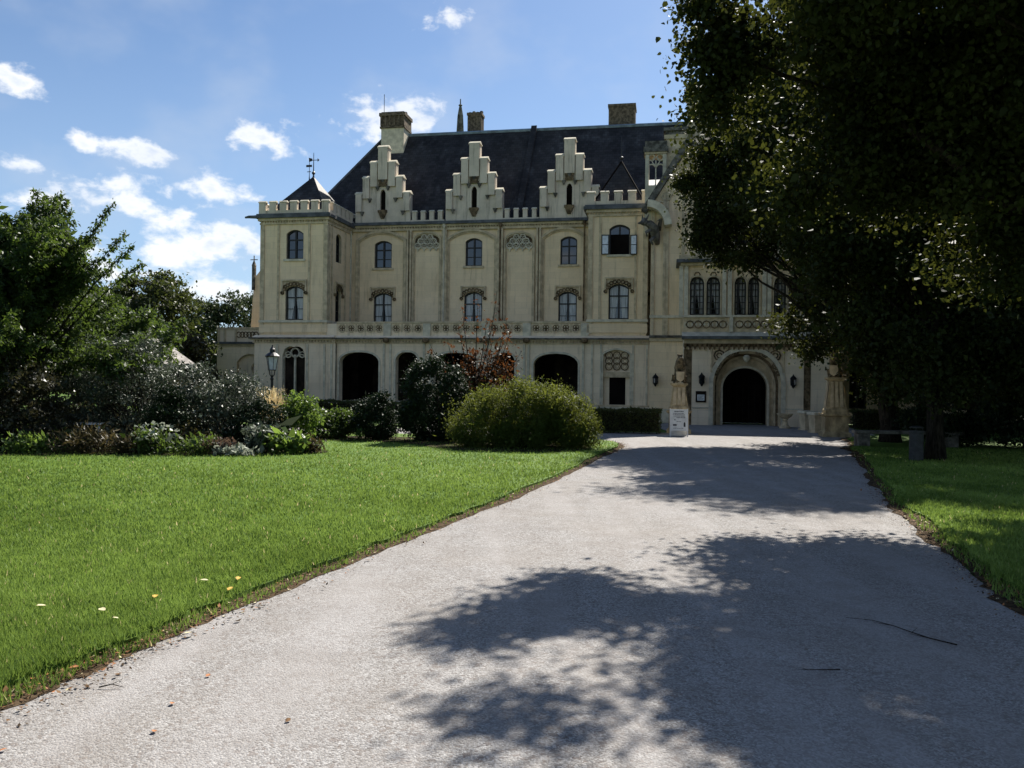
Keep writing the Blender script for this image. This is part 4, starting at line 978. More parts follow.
# ------------------------------------------------------------------ PLANTS
def leaves(pts, size, dirs=None, droop=.3, wide=.55, flat=.5, var=.35):
    """one folded-flat diamond face per leaf"""
    n = len(pts); a = RNG.normal(size=(n, 3)) if dirs is None else dirs+RNG.normal(size=(n, 3))*.45
    a[:, 2] -= droop; a /= np.linalg.norm(a, axis=1)[:, None]+1e-9
    up = RNG.normal(size=(n, 3)); up[:, 2] += flat*2; b = np.cross(a, up); b /= np.linalg.norm(b, axis=1)[:, None]+1e-9
    s = size*np.exp(RNG.normal(size=n)*var)[:, None]; nn = np.cross(a, b)
    V = np.zeros((n, 4, 3)); V[:, 0] = pts; V[:, 1] = pts+a*s*.45+b*s*wide*.5+nn*s*.08; V[:, 2] = pts+a*s; V[:, 3] = pts+a*s*.45-b*s*wide*.5+nn*s*.08
    return V
def leaves6(pts, size, droop=.5, wide=.8, var=.22):
    n = len(pts); a = RNG.normal(size=(n, 3)); a[:, 2] -= droop; a /= np.linalg.norm(a, axis=1)[:, None]; up = RNG.normal(size=(n, 3)); up[:, 2] += .8
    b = np.cross(a, up); b /= np.linalg.norm(b, axis=1)[:, None]+1e-9; s = size*np.exp(RNG.normal(size=n)*var)[:, None]; nn = np.cross(a, b); V = np.zeros((n, 6, 3))
    for i, (t, w, f) in enumerate(((0, 0, 0), (.22, .46, .10), (.62, .36, .06), (1, 0, -.06), (.62, -.36, .06), (.22, -.46, .10))): V[:, i] = pts+a*s*t+b*s*w*wide+nn*s*f
    return V
def ell_points(n, c, r, shell=.5):
    d = RNG.normal(size=(n, 3)); d /= np.linalg.norm(d, axis=1)[:, None]; k = RNG.uniform(shell, 1, n)**(1/2.); return np.array(c)+d*np.array(r)*k[:, None]
def crown_points(lobes, nclus, nleaf, cr, flatten=.6, shell=.35):
    vol = np.array([l[3]*l[4]*l[5] for l in lobes])**.58; pick = RNG.choice(len(lobes), nclus, p=vol/vol.sum()); C = np.zeros((nclus, 3))
    for i, l in enumerate(lobes):
        k = pick == i; C[k] = ell_points(k.sum(), l[:3], l[3:6], shell)
    C = C[C[:, 2] > .1]; nclus = len(C)
    w = RNG.uniform(.4, 1.6, nclus); w /= w.sum(); idx = RNG.choice(nclus, nleaf, p=w)
    P = C[idx]+RNG.normal(size=(nleaf, 3))*cr*np.array([1, 1, flatten])*RNG.uniform(.5, 1.15, nclus)[idx][:, None]
    base = RNG.beta(2, 2, nclus)[idx]; tint = np.clip(base*.6+RNG.beta(1.4, 2.6, nleaf)*.55, 0, 1)
    return P, C, tint
def limbs(root, C, n, r0, h_fork, name, parent, mname='bark', stems=1, top=None):
    m = MB(mname); x, y, z = root; top = top or (x, y, h_fork)
    if stems == 1:
        k = 6; m.tube([(x+(top[0]-x)*(i/k)+random.uniform(-.5, .5)*r0*.5, y+(top[1]-y)*(i/k)+random.uniform(-.5, .5)*r0*.5, z-.1+(top[2]-z+.1)*i/k) for i in range(k+1)], [r0*(1.45 if i == 0 else 1.1-.45*i/k) for i in range(k+1)], 10)
    pick = RNG.choice(len(C), min(n, len(C)), replace=False)
    for q in pick:
        e = Vector(C[q])
        if stems == 1:
            f = random.uniform(.45, 1.0); s = Vector((x+(top[0]-x)*f, y+(top[1]-y)*f, z+(top[2]-z)*f)); r = r0*random.uniform(.18, .4)
        else: s = Vector((x+random.uniform(-1, 1)*r0*4, y+random.uniform(-1, 1)*r0*4, z)); r = r0*random.uniform(.5, 1)
        mid = s.lerp(e, .5)+Vector((random.uniform(-.1, .1), random.uniform(-.1, .1), random.uniform(.02, .14)))*(e-s).length
        pts = []
        for i in range(7):
            t = i/6; p = s*(1-t)**2+mid*2*t*(1-t)+e*t*t; pts.append(p+Vector((random.uniform(-1, 1), random.uniform(-1, 1), random.uniform(-1, 1)))*.03*(e-s).length*(t*(1-t)*4))
        m.tube(pts, [r*(1-.88*i/6) for i in range(7)], 5)
    return m.build(name, parent, smooth=True)
def plant(name, label, cat, loc, lobes, nclus, nleaf, cr, size, leafm, trunk=None, group=None, nlimb=30, flatten=.6, shell=.35, droop=.3, wide=.55, flat=.5, stem_name='trunk', crown_name='crown', bark='bark', stems=1, top=None, pop=0., six=False):
    root = empty(name, (loc[0], loc[1], loc[2] if len(loc) > 2 else .05), 0, label, cat, group)
    P, C, t = crown_points(lobes, nclus, nleaf, cr, flatten, shell); ok = P[:, 2] > .03; P, t = P[ok], t[ok]
    if pop: t = np.where(RNG.random(len(t)) < pop, RNG.uniform(.7, 1, len(t)), t*.45)
    if six: np_mesh(crown_name, leaves6(P, size, droop, wide), 6, [leafm], root, t)
    else: np_mesh(crown_name, leaves(P, size, None, droop, wide, flat), 4, [leafm], root, t)
    if trunk: limbs((0, 0, 0), C, nlimb, trunk[0], trunk[1], stem_name, root, bark, stems, top)
    return root
# --- the big trees on the right (lobes are relative to the foot of each trunk)
def rel(root, lob): return [(a-root[0], b-root[1], c, d, e, f) for a, b, c, d, e, f in lob]
r0 = (12.2, 13.6)
plant('linden_tree', 'huge spreading leafy tree overhanging the drive from the right', 'tree', r0,
      rel(r0, [(7.2, 16.0, 9.4, 2.1, 1.8, 2.2), (8.2, 15.2, 7.6, 2.3, 1.9, 2.0), (10.2, 15.2, 11.4, 3.0, 2.1, 2.6), (10.9, 13.8, 8.8, 4.0, 3.2, 4.6), (10.2, 15.4, 5.8, 2.8, 2.2, 2.0), (8.2, 12.4, 8.9, 2.0, 1.6, 1.6), (10.6, 10.8, 8.6, 3.2, 2.8, 2.6), (12.4, 8.0, 8.4, 4.0, 3.4, 3.0), (14, 12, 10, 4, 4, 5),
                (5.2, 13.5, 8.9, .8, .3, .3), (3.8, 13.2, 8.9, .75, .25, .25), (4.4, 13.3, 8.7, .7, .25, .25), (3.7, 15.6, 9.1, .45, .3, .5), (6.4, 12.0, 8.4, 1.3, 1.1, .9), (5.7, 12.0, 8.4, .9, .7, .5), (6.6, 16.4, 6.8, 1.6, 1.4, 1.3), (6.2, 14.4, 8.4, 1.3, 1.0, 1.0), (9.4, 13.0, 7.4, 2.2, 1.8, 1.4), (7.6, 16.8, 8.2, 1.8, 1.4, 1.6), (5.2, 12.9, 8.2, .8, .3, .25), (4.9, 15.9, 9.0, .8, .35, .35), (6.0, 17.2, 10.2, 1.1, .4, .45), (3.75, 15.6, 7.5, .55, .4, .5), (3.6, 15.6, 8.9, .5, .4, .6), (4.4, 15.8, 8.2, .8, .6, .8), (12, 3.5, 9.0, 4, 3.6, 2.4), (13.5, -2, 9, 4.4, 4, 2.6), (9.8, 6.2, 11.6, 3.0, 3.4, 2.0)]),  # rear lobes overhead and behind the camera, unseen, added to block sky light
      1050, 520000, .36, .10, 'leaf_linden', (.42, 6.5), six=True, nlimb=170, droop=.6, wide=.8, shell=.2, flatten=.75)
r0 = (12.95, 25.4)
plant('linden_tree', 'tall dark tree behind the bin on the grass beside the drive', 'tree', r0,
      rel(r0, [(13.4, 26.6, 8.6, 4.4, 3.4, 4.2), (10.6, 28.6, 9.8, 3.0, 2.6, 3.0), (10.6, 26.6, 7.2, 2.2, 2.0, 2.0), (15, 26.4, 6.2, 3.6, 2.8, 2.6), (12, 29.6, 13, 3.8, 3.0, 3.2), (17.5, 26.4, 9, 4, 3.4, 5), (13, 26.4, 4.4, 2.8, 2.2, 1.7), (16.6, 25.4, 4.0, 2.8, 2.2, 1.9), (13.6, 24.4, 3.5, 2.6, 1.1, 1.5), (13.5, 24.3, 2.6, 1.8, .8, 1.0), (16.6, 23.6, 3.1, 2.5, 1.3, 1.5), (20, 24.5, 3.6, 3, 1.6, 1.8), (11.2, 26.4, 3.7, 1.5, 1.1, 1.3)]),
      520, 260000, .46, .115, 'leaf_linden', (.24, 5.0), nlimb=100, droop=.6, wide=.8, shell=.2, flatten=.75)
r0 = (15.2, 33.5)
plant('linden_tree', 'far dark tree standing behind the long stone bench', 'tree', r0,
      rel(r0, [(15, 34, 7.4, 3.9, 3.4, 4.4), (17.6, 34.5, 5.4, 3.4, 3, 3.0), (12.6, 35, 4.6, 1.7, 1.5, 1.7), (18, 34, 10, 4, 3.6, 4), (10.2, 36, 11.2, 2.6, 2.2, 2.8), (10.4, 35.4, 9.0, 2.2, 1.8, 1.7), (12, 35.4, 14, 3.4, 3, 3.2), (9.0, 36.2, 13.2, 1.6, 1.6, 1.8), (8.7, 36, 9.0, 1.1, .9, 1.2), (8.3, 36, 11.2, 1.0, .8, 1.3), (9.6, 36, 7.6, 1.0, .8, .8), (16.4, 33.5, 3.2, 2.4, 1.6, 1.6)]),
      420, 190000, .46, .12, 'leaf_linden', (.34, 4.5), nlimb=90, droop=.6, wide=.8, shell=.2, flatten=.75)
plant('shade_tree', 'dense dark tree filling the right edge behind the shaded grass', 'tree', (22.5, 32),
      [(0, 0, 6, 4.6, 4, 4.8), (-2.5, -1, 3.6, 3.2, 2.6, 2.8), (3, 0, 9, 4.4, 4, 4.6), (2, -1, 3.4, 3.6, 3, 2.8)], 300, 90000, .6, .17, 'leaf_linden', (.3, 4), nlimb=60, droop=.5, wide=.75, shell=.2)
plant('shade_tree', 'tree with brownish leaves showing at the back of the shaded right lawn', 'tree', (25, 45),
      [(0, 0, 6, 5, 4, 5), (-3, 0, 9, 4.5, 4, 4.5), (5, 0, 5, 5, 4, 4.5)], 150, 40000, .8, .24, 'leaf_autumn', (.3, 4), nlimb=30, droop=.5, wide=.75, shell=.2)
for i, (x, y, rx, h, lm, lab) in enumerate(((18.6, 30.0, 1.7, 1.9, 'leaf_laurel', 'low dark shrub under the trees beyond the bin'), (16.4, 31.8, 1.6, 1.5, 'leaf_laurel', 'dark shrub right behind the far end of the long stone bench'), (20.6, 27.0, 2.2, 1.7, 'leaf_laurel', 'wide dark shrub nearest the shaded right lawn'), (26.0, 31.5, 2.6, 3.2, 'leaf_bronze', 'tall dark shrub at the right edge behind the brown tinged one'), (23.2, 28.8, 2.0, 1.6, 'leaf_autumn', 'brown tinged shrub low at the right edge under the trees'), (21.2, 39, 2.6, 2.4, 'leaf_laurel', 'dark shrub at the castle foot behind the far trees on the right'))):
    plant('shrub', lab, 'shrub', (x, y), [(0, 0, h*.5, rx, rx*.8, h*.5), (rx*.5, 0, h*.4, rx*.7, rx*.6, h*.42)], 60, 9000, .25, .10, lm, (.03, .5), nlimb=14, stem_name='stems', crown_name='foliage', stems=2)

# --- left side
def spray_tree(name, label, loc, nl, reach, hmax, leafm, nspr, size, seed):
    """wide multi-stemmed tree whose long arching shoots carry hanging leaves"""
    rs = np.random.default_rng(seed); root = empty(name, (loc[0], loc[1], .05), 0, label, 'tree'); m = MB('bark'); PT = []; DR = []; TI = []
    m.tube([(0, 0, -.1), (.05, .02, .7), (.0, .05, 1.5)], [.26, .2, .17], 9)
    for i in range(nl):
        a = 2*np.pi*(i+rs.uniform(-.3, .3))/nl*1.0; el = rs.uniform(.15, 1.45); ln = rs.uniform(.75, 1.05)
        e = np.array([np.cos(a)*np.cos(el)*reach*ln, np.sin(a)*np.cos(el)*reach*.85*ln, 1.5+(hmax-1.9)*np.sin(el)*ln])
        s = np.array([0, 0, rs.uniform(.9, 1.6)]); mid = (s+e)/2+np.array([0, 0, .9])
        cur = [s*(1-t)**2+mid*2*t*(1-t)+e*t*t for t in np.linspace(0, 1, 8)]
        m.tube(cur, [.085*(1-.85*k/7) for k in range(8)], 5)
        for k in range(nspr):
            t = rs.uniform(.25, 1); p0 = s*(1-t)**2+mid*2*t*(1-t)+e*t*t; d = (e-s)/np.linalg.norm(e-s)+rs.normal(size=3)*.55; d[2] += .35; d /= np.linalg.norm(d)
            l_ = rs.uniform(.8, 1.9); q = [p0+d*l_*u+np.array([0, 0, -.28*l_*u*u]) for u in np.linspace(0, 1, 6)]
            m.tube(q, [.018*(1-.8*j/5) for j in range(6)], 4)
            nn = int(135*l_); u = rs.uniform(0, 1, nn); pp = p0+d*l_*u[:, None]; pp[:, 2] -= .28*l_*u*u; pp += rs.normal(size=(nn, 3))*.13*(1.35-u[:, None])
            PT.append(pp); dd = rs.normal(size=(nn, 3))*.4+d*.5; DR.append(dd); TI.append(np.clip(rs.beta(2, 2)*.6+rs.beta(1.5, 2.5, nn)*.5, 0, 1))
    for px, py in ((50, 206), (20, 212), (117, 203), (100, 222), (141, 248), (146, 264), (82, 236), (125, 232)):
        a, b = unroll(px, py); e = np.array([a/F*loc[1]-loc[0], rs.uniform(-.6, .3), EYE+b/F*loc[1]-.05]); s = np.array([e[0]*.15, 0, 2.4]); mid = np.array([e[0]*.62, e[1]*.5, e[2]*.74+.5])
        q = [s*(1-t)**2+mid*2*t*(1-t)+e*t*t for t in np.linspace(0, 1, 10)]; m.tube(q, [.045*(1-.88*k/9) for k in range(10)], 5)
        nn = 420; u = rs.uniform(.35, 1, nn)[:, None]; pp = s*(1-u)**2+mid*2*u*(1-u)+e*u*u+rs.normal(size=(nn, 3))*(.05+.16*(1-u)); PT.append(pp); DR.append(rs.normal(size=(nn, 3))*.5); TI.append(np.clip(rs.beta(2, 2.5, nn), 0, 1))
    m.build('trunk', root, smooth=True)
    P = np.concatenate(PT); D = np.concatenate(DR); T = np.concatenate(TI); ok = P[:, 2] > .2
    np_mesh('crown', leaves(P[ok], size, D[ok], .75, .42, .4), 4, [leafm], root, T[ok])
spray_tree('cherry_tree', 'broad green tree with long arching leafy shoots at the left edge', (-16.6, 27.6), 46, 5.2, 7.7, 'leaf_cherry', 20, .125, 5)
plant('shrub', 'dark bronze leaved shrub under the arching tree at the left edge', 'shrub', (-15.4, 25.2), [(0, 0, 1.4, 1.6, 1.0, 1.5), (-1.4, .3, 1.8, 1.5, 1.1, 1.6), (1.2, 0, .9, 1.1, .9, .9)], 90, 15000, .26, .10, 'leaf_bronze', (.04, .8), nlimb=20, stem_name='stems', crown_name='foliage', stems=2, pop=.12)
plant('shrub', 'wide dark shrub behind the white garden table', 'shrub', (-14.2, 30.4), [(0, 0, 1.1, 2.6, 1.2, 1.2), (-2, 0, 1.3, 2, 1.2, 1.4), (2.2, 0, 1.0, 1.6, 1, 1.1)], 140, 24000, .28, .11, 'leaf_bronze', (.04, .7), nlimb=20, stem_name='stems', crown_name='foliage', stems=2)
plant('shrub', 'tall silver leaved shrub with speckled foliage in the border', 'shrub', (-11.9, 27.0), [(0, 0, 1.8, 1.9, 1.3, 1.8), (-.8, 0, 2.5, 1.4, 1.1, 1.1), (1.3, -.2, 1.4, 1.2, 1.0, 1.4), (-1.9, 0, 1.6, 1.1, 1, 1.4)], 190, 26000, .25, .085, 'leaf_silver', (.05, 1.0), nlimb=40, pop=.07, stem_name='stems', crown_name='foliage', stems=2, wide=.45)
plant('shrub', 'smaller silvery shrub leaning towards the lamp post', 'shrub', (-9.2, 26.6), [(0, 0, 1.1, 1.25, .9, 1.2), (.5, -.1, 1.6, .8, .7, .75), (-.7, 0, 1.5, .9, .8, 1.0)], 90, 11000, .22, .08, 'leaf_silver', (.04, .6), nlimb=26, pop=.07, stem_name='stems', crown_name='foliage', stems=2, wide=.45)
plant('shrub', 'black green conical shrub standing in front of the tall silver shrub', 'shrub', (-10.5, 25.3), [(0, 0, .8, .62, .5, .9), (0, 0, 1.4, .42, .4, .6)], 60, 9000, .14, .07, 'leaf_laurel', (.03, .6), nlimb=10, stem_name='stems', crown_name='foliage', stems=2)
plant('shrub', 'loose green shrub beside the feathery straw coloured grass', 'shrub', (-7.0, 27.3), [(0, 0, .9, .6, .5, .85), (.1, 0, 1.4, .45, .4, .4)], 40, 4500, .16, .09, 'leaf_bright', (.02, .5), nlimb=12, stem_name='stems', crown_name='foliage', stems=2)
plant('shrub', 'dark dull shrub between the silver shrub and the straw coloured grass', 'shrub', (-8.1, 26.2), [(0, 0, .7, 1.0, .6, .75)], 50, 6000, .18, .08, 'leaf_laurel', (.02, .4), nlimb=10, stem_name='stems', crown_name='foliage', stems=2)
plant('background_tree', 'round mid green tree rising behind the pale tent roof', 'tree', (-25.6, 58), [(0.4, 0, 6.5, 3.2, 3, 3.3), (1.6, 0, 3.8, 2.5, 2.4, 3.0), (-3, 0, 5, 3.6, 3, 3.4)], 190, 46000, .55, .22, 'leaf_olive', (.25, 3), nlimb=30)
plant('background_tree', 'yellow green tree showing between the arching tree and the round tree', 'tree', (-23.2, 48), [(0, 0, 4.4, 3.0, 2.6, 2.2), (-3, 0, 4.8, 3.0, 2.5, 2.6), (1.8, 0, 3.0, 1.9, 1.8, 1.9)], 130, 30000, .45, .19, 'leaf_green', (.2, 2.5), nlimb=24)
plant('background_tree', 'hazy blue green tree seen just beside the castle tower', 'tree', (-27.0, 84), [(0, 0, 7, 4.5, 4, 4.2), (-4, 0, 6.2, 4, 3.5, 4), (4, 0, 6.0, 4, 3.5, 4), (1, -1, 3.4, 5, 3.5, 3.2)], 170, 34000, .7, .30, 'leaf_far', (.3, 3.5), nlimb=30)
plant('background_tree', 'russet tinged tree left of the low castle wing', 'tree', (-20.6, 52), [(0, 0, 2.7, 1.7, 1.6, 2.3), (-1.8, 0, 2.6, 2, 1.8, 2.4), (.9, 0, 1.4, 1.2, 1.1, 1.3)], 110, 24000, .4, .18, 'leaf_autumn', (.15, 2), nlimb=20)
plant('background_tree', 'dark tree far behind the arching tree at the left edge', 'tree', (-40, 62), [(0, 0, 6, 6, 5, 5.4), (7, 0, 5, 5, 4, 4.6), (-8, 0, 6, 6, 5, 5)], 170, 34000, .8, .30, 'leaf_far', (.3, 3.5), nlimb=30)
# far wood closing the horizon
P, C, t = crown_points([(-190+i*13+random.uniform(-4, 4), 150+random.uniform(-15, 20), 4.5, 10, 7, random.uniform(4.5, 7.5)) for i in range(30)], 700, 60000, 1.8)
o = np_mesh('distant_wood', leaves(P, .9), 4, ['leaf_far'], None, t); tag(o, 'far dark wood along the horizon beyond the garden', 'wood', kind='stuff')

plant('shrub', 'big round clipped dark green shrub left of the yellow green bush', 'shrub', (-2.85, 30.6), [(0, 0, 1.52, 1.28, 1.1, 1.45), (0, 0, 1.0, 1.2, 1.0, 1.0)], 150, 30000, .17, .085, 'leaf_laurel', (.05, .6), nlimb=20, stem_name='stems', crown_name='foliage', stems=2, shell=.7, flatten=.9)
plant('shrub', 'small dark upright shrub left of the big round clipped shrub', 'shrub', (-5.05, 31.2), [(0, 0, .85, .72, .65, .95), (-.1, 0, .6, .8, .6, .6)], 80, 11000, .16, .085, 'leaf_laurel', (.03, .5), nlimb=12, stem_name='stems', crown_name='foliage', stems=2, shell=.5)
plant('shrub', 'low spreading dark shrub in front of the long clipped hedge', 'shrub', (-7.0, 31.6), [(0, 0, .5, 1.15, .7, .62), (.5, 0, .6, .7, .6, .55)], 80, 12000, .16, .085, 'leaf_green', (.02, .3), nlimb=12, stem_name='stems', crown_name='foliage', stems=2, shell=.4)
plant('shrub', 'wide billowing yellow green bush on the lawn tip beside the drive', 'shrub', (.35, 28.2), [(0, 0, 1.05, 2.0, 1.3, 1.0), (-1.35, -.1, .8, 1.15, 1.0, .85), (1.35, -.1, .85, 1.15, 1.0, .9), (.15, 0, 1.36, 1.55, .95, .76), (.55, -.4, 1.15, .9, .8, .8), (1.9, -.3, .45, .75, .7, .45), (0, -.2, .3, 2.2, 1.1, .4), (1, -.2, .3, 1.6, 1.0, .35)], 400, 75000, .18, .085, 'leaf_gold', (.05, .6), nlimb=50, stem_name='stems', crown_name='foliage', stems=2, shell=.6, flatten=1.2, droop=-.5, wide=.3, flat=.1)
# young copper leaved tree with upright shoots
root = empty('copper_tree', (-1.55, 33.6, .05), 0, 'slender young tree with coppery red shoots behind the round shrub', 'tree')
m = MB('bark'); PT = []; DR = []; TI = []
m.tube([(0, 0, -.1), (.05, 0, 1), (0, .05, 2.2), (.05, 0, 3.2)], [.07, .06, .05, .04], 7)
for (px, py, dens, lo) in ((431, 345, 22, .5), (447, 338, 26, .35), (463, 308, 60, .2), (459, 325, 40, .2), (478, 300, 60, .2), (487, 318, 50, .3), (497, 291, 60, .25), (494, 330, 40, .3), (507, 318, 40, .45), (511, 330, 55, .3), (521, 352, 55, .3), (502, 345, 130, .2), (492, 357, 140, .1), (507, 366, 140, .1), (470, 350, 90, .1), (480, 368, 110, .1), (462, 362, 80, .1), (515, 372, 90, .1), (450, 372, 40, .2), (488, 375, 90, .1)):
    a, b = unroll(px, py); e = np.array([a/F*33.6+1.55+0, RNG.uniform(-.4, .4), EYE+b/F*33.6-.05]); s = np.array([0.02, 0, RNG.uniform(.9, 2.4)]); s[2] = min(s[2], e[2]*.6); mid = np.array([e[0]*.75, e[1]*.6, (s[2]+e[2])/2-.1])
    q = [s*(1-t)**2+mid*2*t*(1-t)+e*t*t for t in np.linspace(0, 1, 8)]; m.tube(q, [.032*(1-.8*k/7) for k in range(8)], 5)
    nn = int(dens*(1.0 if dens < 70 else 2.1)); t = RNG.uniform(lo, 1.0, nn)[:, None]; pp = s*(1-t)**2+mid*2*t*(1-t)+e*t*t+RNG.normal(size=(nn, 3))*(.10 if dens < 70 else .24); PT.append(pp); DR.append(RNG.normal(size=(nn, 3))*.6); TI.append(np.clip(RNG.beta(2, 3, nn)*.25+np.clip((pp[:, 2]-3.7)/1.6, 0, .75), 0, 1))
m.build('trunk', root, smooth=True); np_mesh('crown', leaves(np.concatenate(PT), .13, np.concatenate(DR), .3, .5), 4, ['leaf_copper'], root, np.concatenate(TI))

# --- hedges
def hedge(label, p0, p1, w, h, n, leafm='leaf_hedge', group=None):
    p0, p1 = Vector(p0), Vector(p1); ln = (p1-p0).length; ang = math.atan2(p1.y-p0.y, p1.x-p0.x); root = empty('hedge', ((p0.x+p1.x)/2, (p0.y+p1.y)/2, 0), ang, label, 'hedge', group)
    x = RNG.uniform(-ln/2, ln/2, n); y = RNG.uniform(-w/2, w/2, n); z = RNG.uniform(.05, h, n); f = RNG.integers(0, 5, n)
    jit = RNG.normal(size=n)*.03
    y = np.where(f == 0, -w/2+jit, np.where(f == 1, w/2+jit, y)); z = np.where((f == 2) | (f == 3), h+jit, z)
    z += .03*np.sin(x*2.1)+.02*np.sin(x*5.3)
    np_mesh('foliage', leaves(np.stack([x, y, z], 1), .075, None, -.2, .5, .3), 4, [leafm], root, np.clip(RNG.beta(2, 2.5, n), 0, 1))
    m = MB('bark')
    k = -ln/2+.15
    while k < ln/2: m.tube([(k, random.uniform(-.1, .1), -.05), (k+random.uniform(-.1, .1), random.uniform(-.2, .2), h*.8)], [.03, .012], 5); k += .35
    m.box(-ln/2+.1, ln/2-.1, -w/2+.1, w/2-.1, .1, h-.1); m.build('stems', root)
    return root
hedge('long clipped hedge at the foot of the arcade left of the shrubs', cw(L(262, 405, 6.2)[0], 6.2)[:2], cw(L(470, 405, 6.2)[0], 6.2)[:2], .9, 1.02, 26000)
hedge('clipped hedge with lit end at the foot of the right tower', cw(L(585, 420, 14.6)[0], 14.6)[:2], cw(L(661, 420, 14.6)[0], 14.6)[:2], .9, 1.04, 14000)
hedge('low clipped hedge behind the right lion pedestal', cw(L(852, 420, 7.2)[0], 7.2)[:2], cw(L(930, 420, 7.2)[0], 7.2)[:2], .9, 1.0, 12000)

# --- border plants
def clump(name, label, loc, r, h, n, leafm, size, wide=.4, droop=-.6, flowers=None, group='low plants along the border edge', cat='plant', nst=9):
    root = empty(name, (loc[0], loc[1], .07), 0, label, cat, group); m = MB('bark'); P = []; 
    for i in range(nst):
        a = random.uniform(0, 6.28); rr = r*math.sqrt(random.random()); e = Vector((math.cos(a)*rr, math.sin(a)*rr*.7, h*random.uniform(.55, 1.0)*(1-.4*(rr/r)**2))); m.tube([(e.x*.3, e.y*.3, -.02), (e.x*.75, e.y*.75, e.z*.55), e], [.012, .009, .004], 4)
        k = n//nst; t = RNG.uniform(.12, 1, k)[:, None]; P.append(np.array([e.x*.3, e.y*.3, 0])*(1-t)+np.array(e)*t+RNG.normal(size=(k, 3))*np.array([.10, .08, .05])*(r/.4))
    m.build('stems', root); P = np.concatenate(P); P[:, 2] = np.abs(P[:, 2])+.01
    V = leaves(P, size, None, droop, wide, .6); mi = np.zeros(len(V)); ms = [leafm]
    if flowers:
        fm, fn, fs = flowers; F_ = ell_points(fn, (0, 0, h*.72), (r*.9, r*.7, h*.35), .6); V = np.concatenate([V, leaves(F_, fs, None, .0, .9, .8)]); mi = np.concatenate([mi, np.ones(fn)]); ms.append(fm)
    np_mesh('foliage', V, 4, ms, root, RNG.beta(2, 2, len(V)), mi)
    return root
BP = [('perennial', 'yellow green leafy clump at the left end of the border front', -13.9, 23.6, .75, .62, 900, 'leaf_bright', .12, .4, None),
      ('fern', 'rusty arching fern in front of the white garden table', -12.0, 23.9, .9, .95, 1300, 'leaf_rusty', .16, .2, None),
      ('fern', 'second rusty fern fading to green next to the black green conical shrub', -11.0, 23.9, .6, .7, 900, 'leaf_rusty', .15, .2, None),
      ('perennial', 'white flowering clump below the black green conical shrub', -10.2, 23.8, .75, .85, 1100, 'leaf_green', .13, .45, ('petal_white', 90, .10)),
      ('perennial', 'mid green mound between the white flowers and the pink seed heads', -9.1, 24.0, .7, .62, 1000, 'leaf_green', .11, .4, None),
      ('sedum', 'dull pink seed headed clump at the border front', -8.3, 24.1, .55, .66, 800, 'leaf_pink', .09, .5, None),
      ('lambs_ear', 'pale grey white mat of leaves at the lawn edge', -7.9, 23.75, .6, .20, 500, 'petal_white', .12, .5, None),
      ('perennial', 'broad leaved silvery green clump under the straw coloured grass', -7.5, 24.9, .65, .95, 900, 'leaf_silver', .17, .5, None),
      ('hosta', 'bright green large leaved clump near the right end of the border', -6.7, 24.7, .62, .66, 650, 'leaf_bright', .17, .6, ('petal_white', 14, .10)),
      ('perennial', 'brown seed headed plant at the right tip of the border', -6.05, 24.9, .42, .52, 600, 'leaf_rusty', .09, .5, None),
      ('perennial', 'dark green clump at the far left of the border under the trees', -15.2, 23.6, .8, .55, 900, 'leaf_laurel', .12, .4, None),
      ('perennial', 'tall thin flower stems with pale heads behind the white flowers', -9.7, 25.0, .55, 1.25, 700, 'leaf_autumn', .09, .4, ('petal_white', 26, .07)),
      ('perennial', 'green clump right of the rusty ferns in the second border row', -12.9, 24.6, .7, .75, 900, 'leaf_green', .13, .4, None)]
for nm, lab, x, y, r, h, n, lm, s, w, fl in BP: clump(nm, lab, (x, y), r, h, n, lm, s, w, flowers=fl)
clump('perennial', 'small wispy weed flowering in front of the arcade hedge', (-5.6, 30.6), .25, .55, 160, 'leaf_bright', .09, flowers=('petal_white', 12, .05), group=None, nst=5)
# feathery grass
root = empty('ornamental_grass', (-7.95, 27.4, .07), 0, 'tall feathery straw coloured grass below the lamp post', 'grass clump')
V = []; n = 420; a = RNG.uniform(0, 6.283, n); sp_ = RNG.uniform(.05, .6, n); hh = RNG.uniform(1.0, 1.95, n)
for i in range(n):
    p = np.array([math.cos(a[i])*.1, math.sin(a[i])*.1, 0]); tip = np.array([math.cos(a[i])*sp_[i], math.sin(a[i])*sp_[i], hh[i]]); mid = (p+tip)/2+np.array([0, 0, .15]); w = np.array([-math.sin(a[i]), math.cos(a[i]), 0])*.012
    V.append([p-w, p+w, mid+w, mid-w]); V.append([mid-w, mid+w, tip+w*.2, tip-w*.2])
np_mesh('blades', np.array(V), 4, ['straw'], root, RNG.beta(2, 2, len(V)))
P = []; 
for i in range(0, n, 4):
    tip = np.array([math.cos(a[i])*sp_[i], math.sin(a[i])*sp_[i], hh[i]]); k = 22; P.append(tip-np.outer(RNG.uniform(0, .45, k), np.array([math.cos(a[i])*.25, math.sin(a[i])*.25, 1]))+RNG.normal(size=(k, 3))*.02)
np_mesh('plumes', leaves(np.concatenate(P), .05, None, -.6, .3), 4, ['straw'], root, RNG.beta(3, 1.5, len(P)*22))

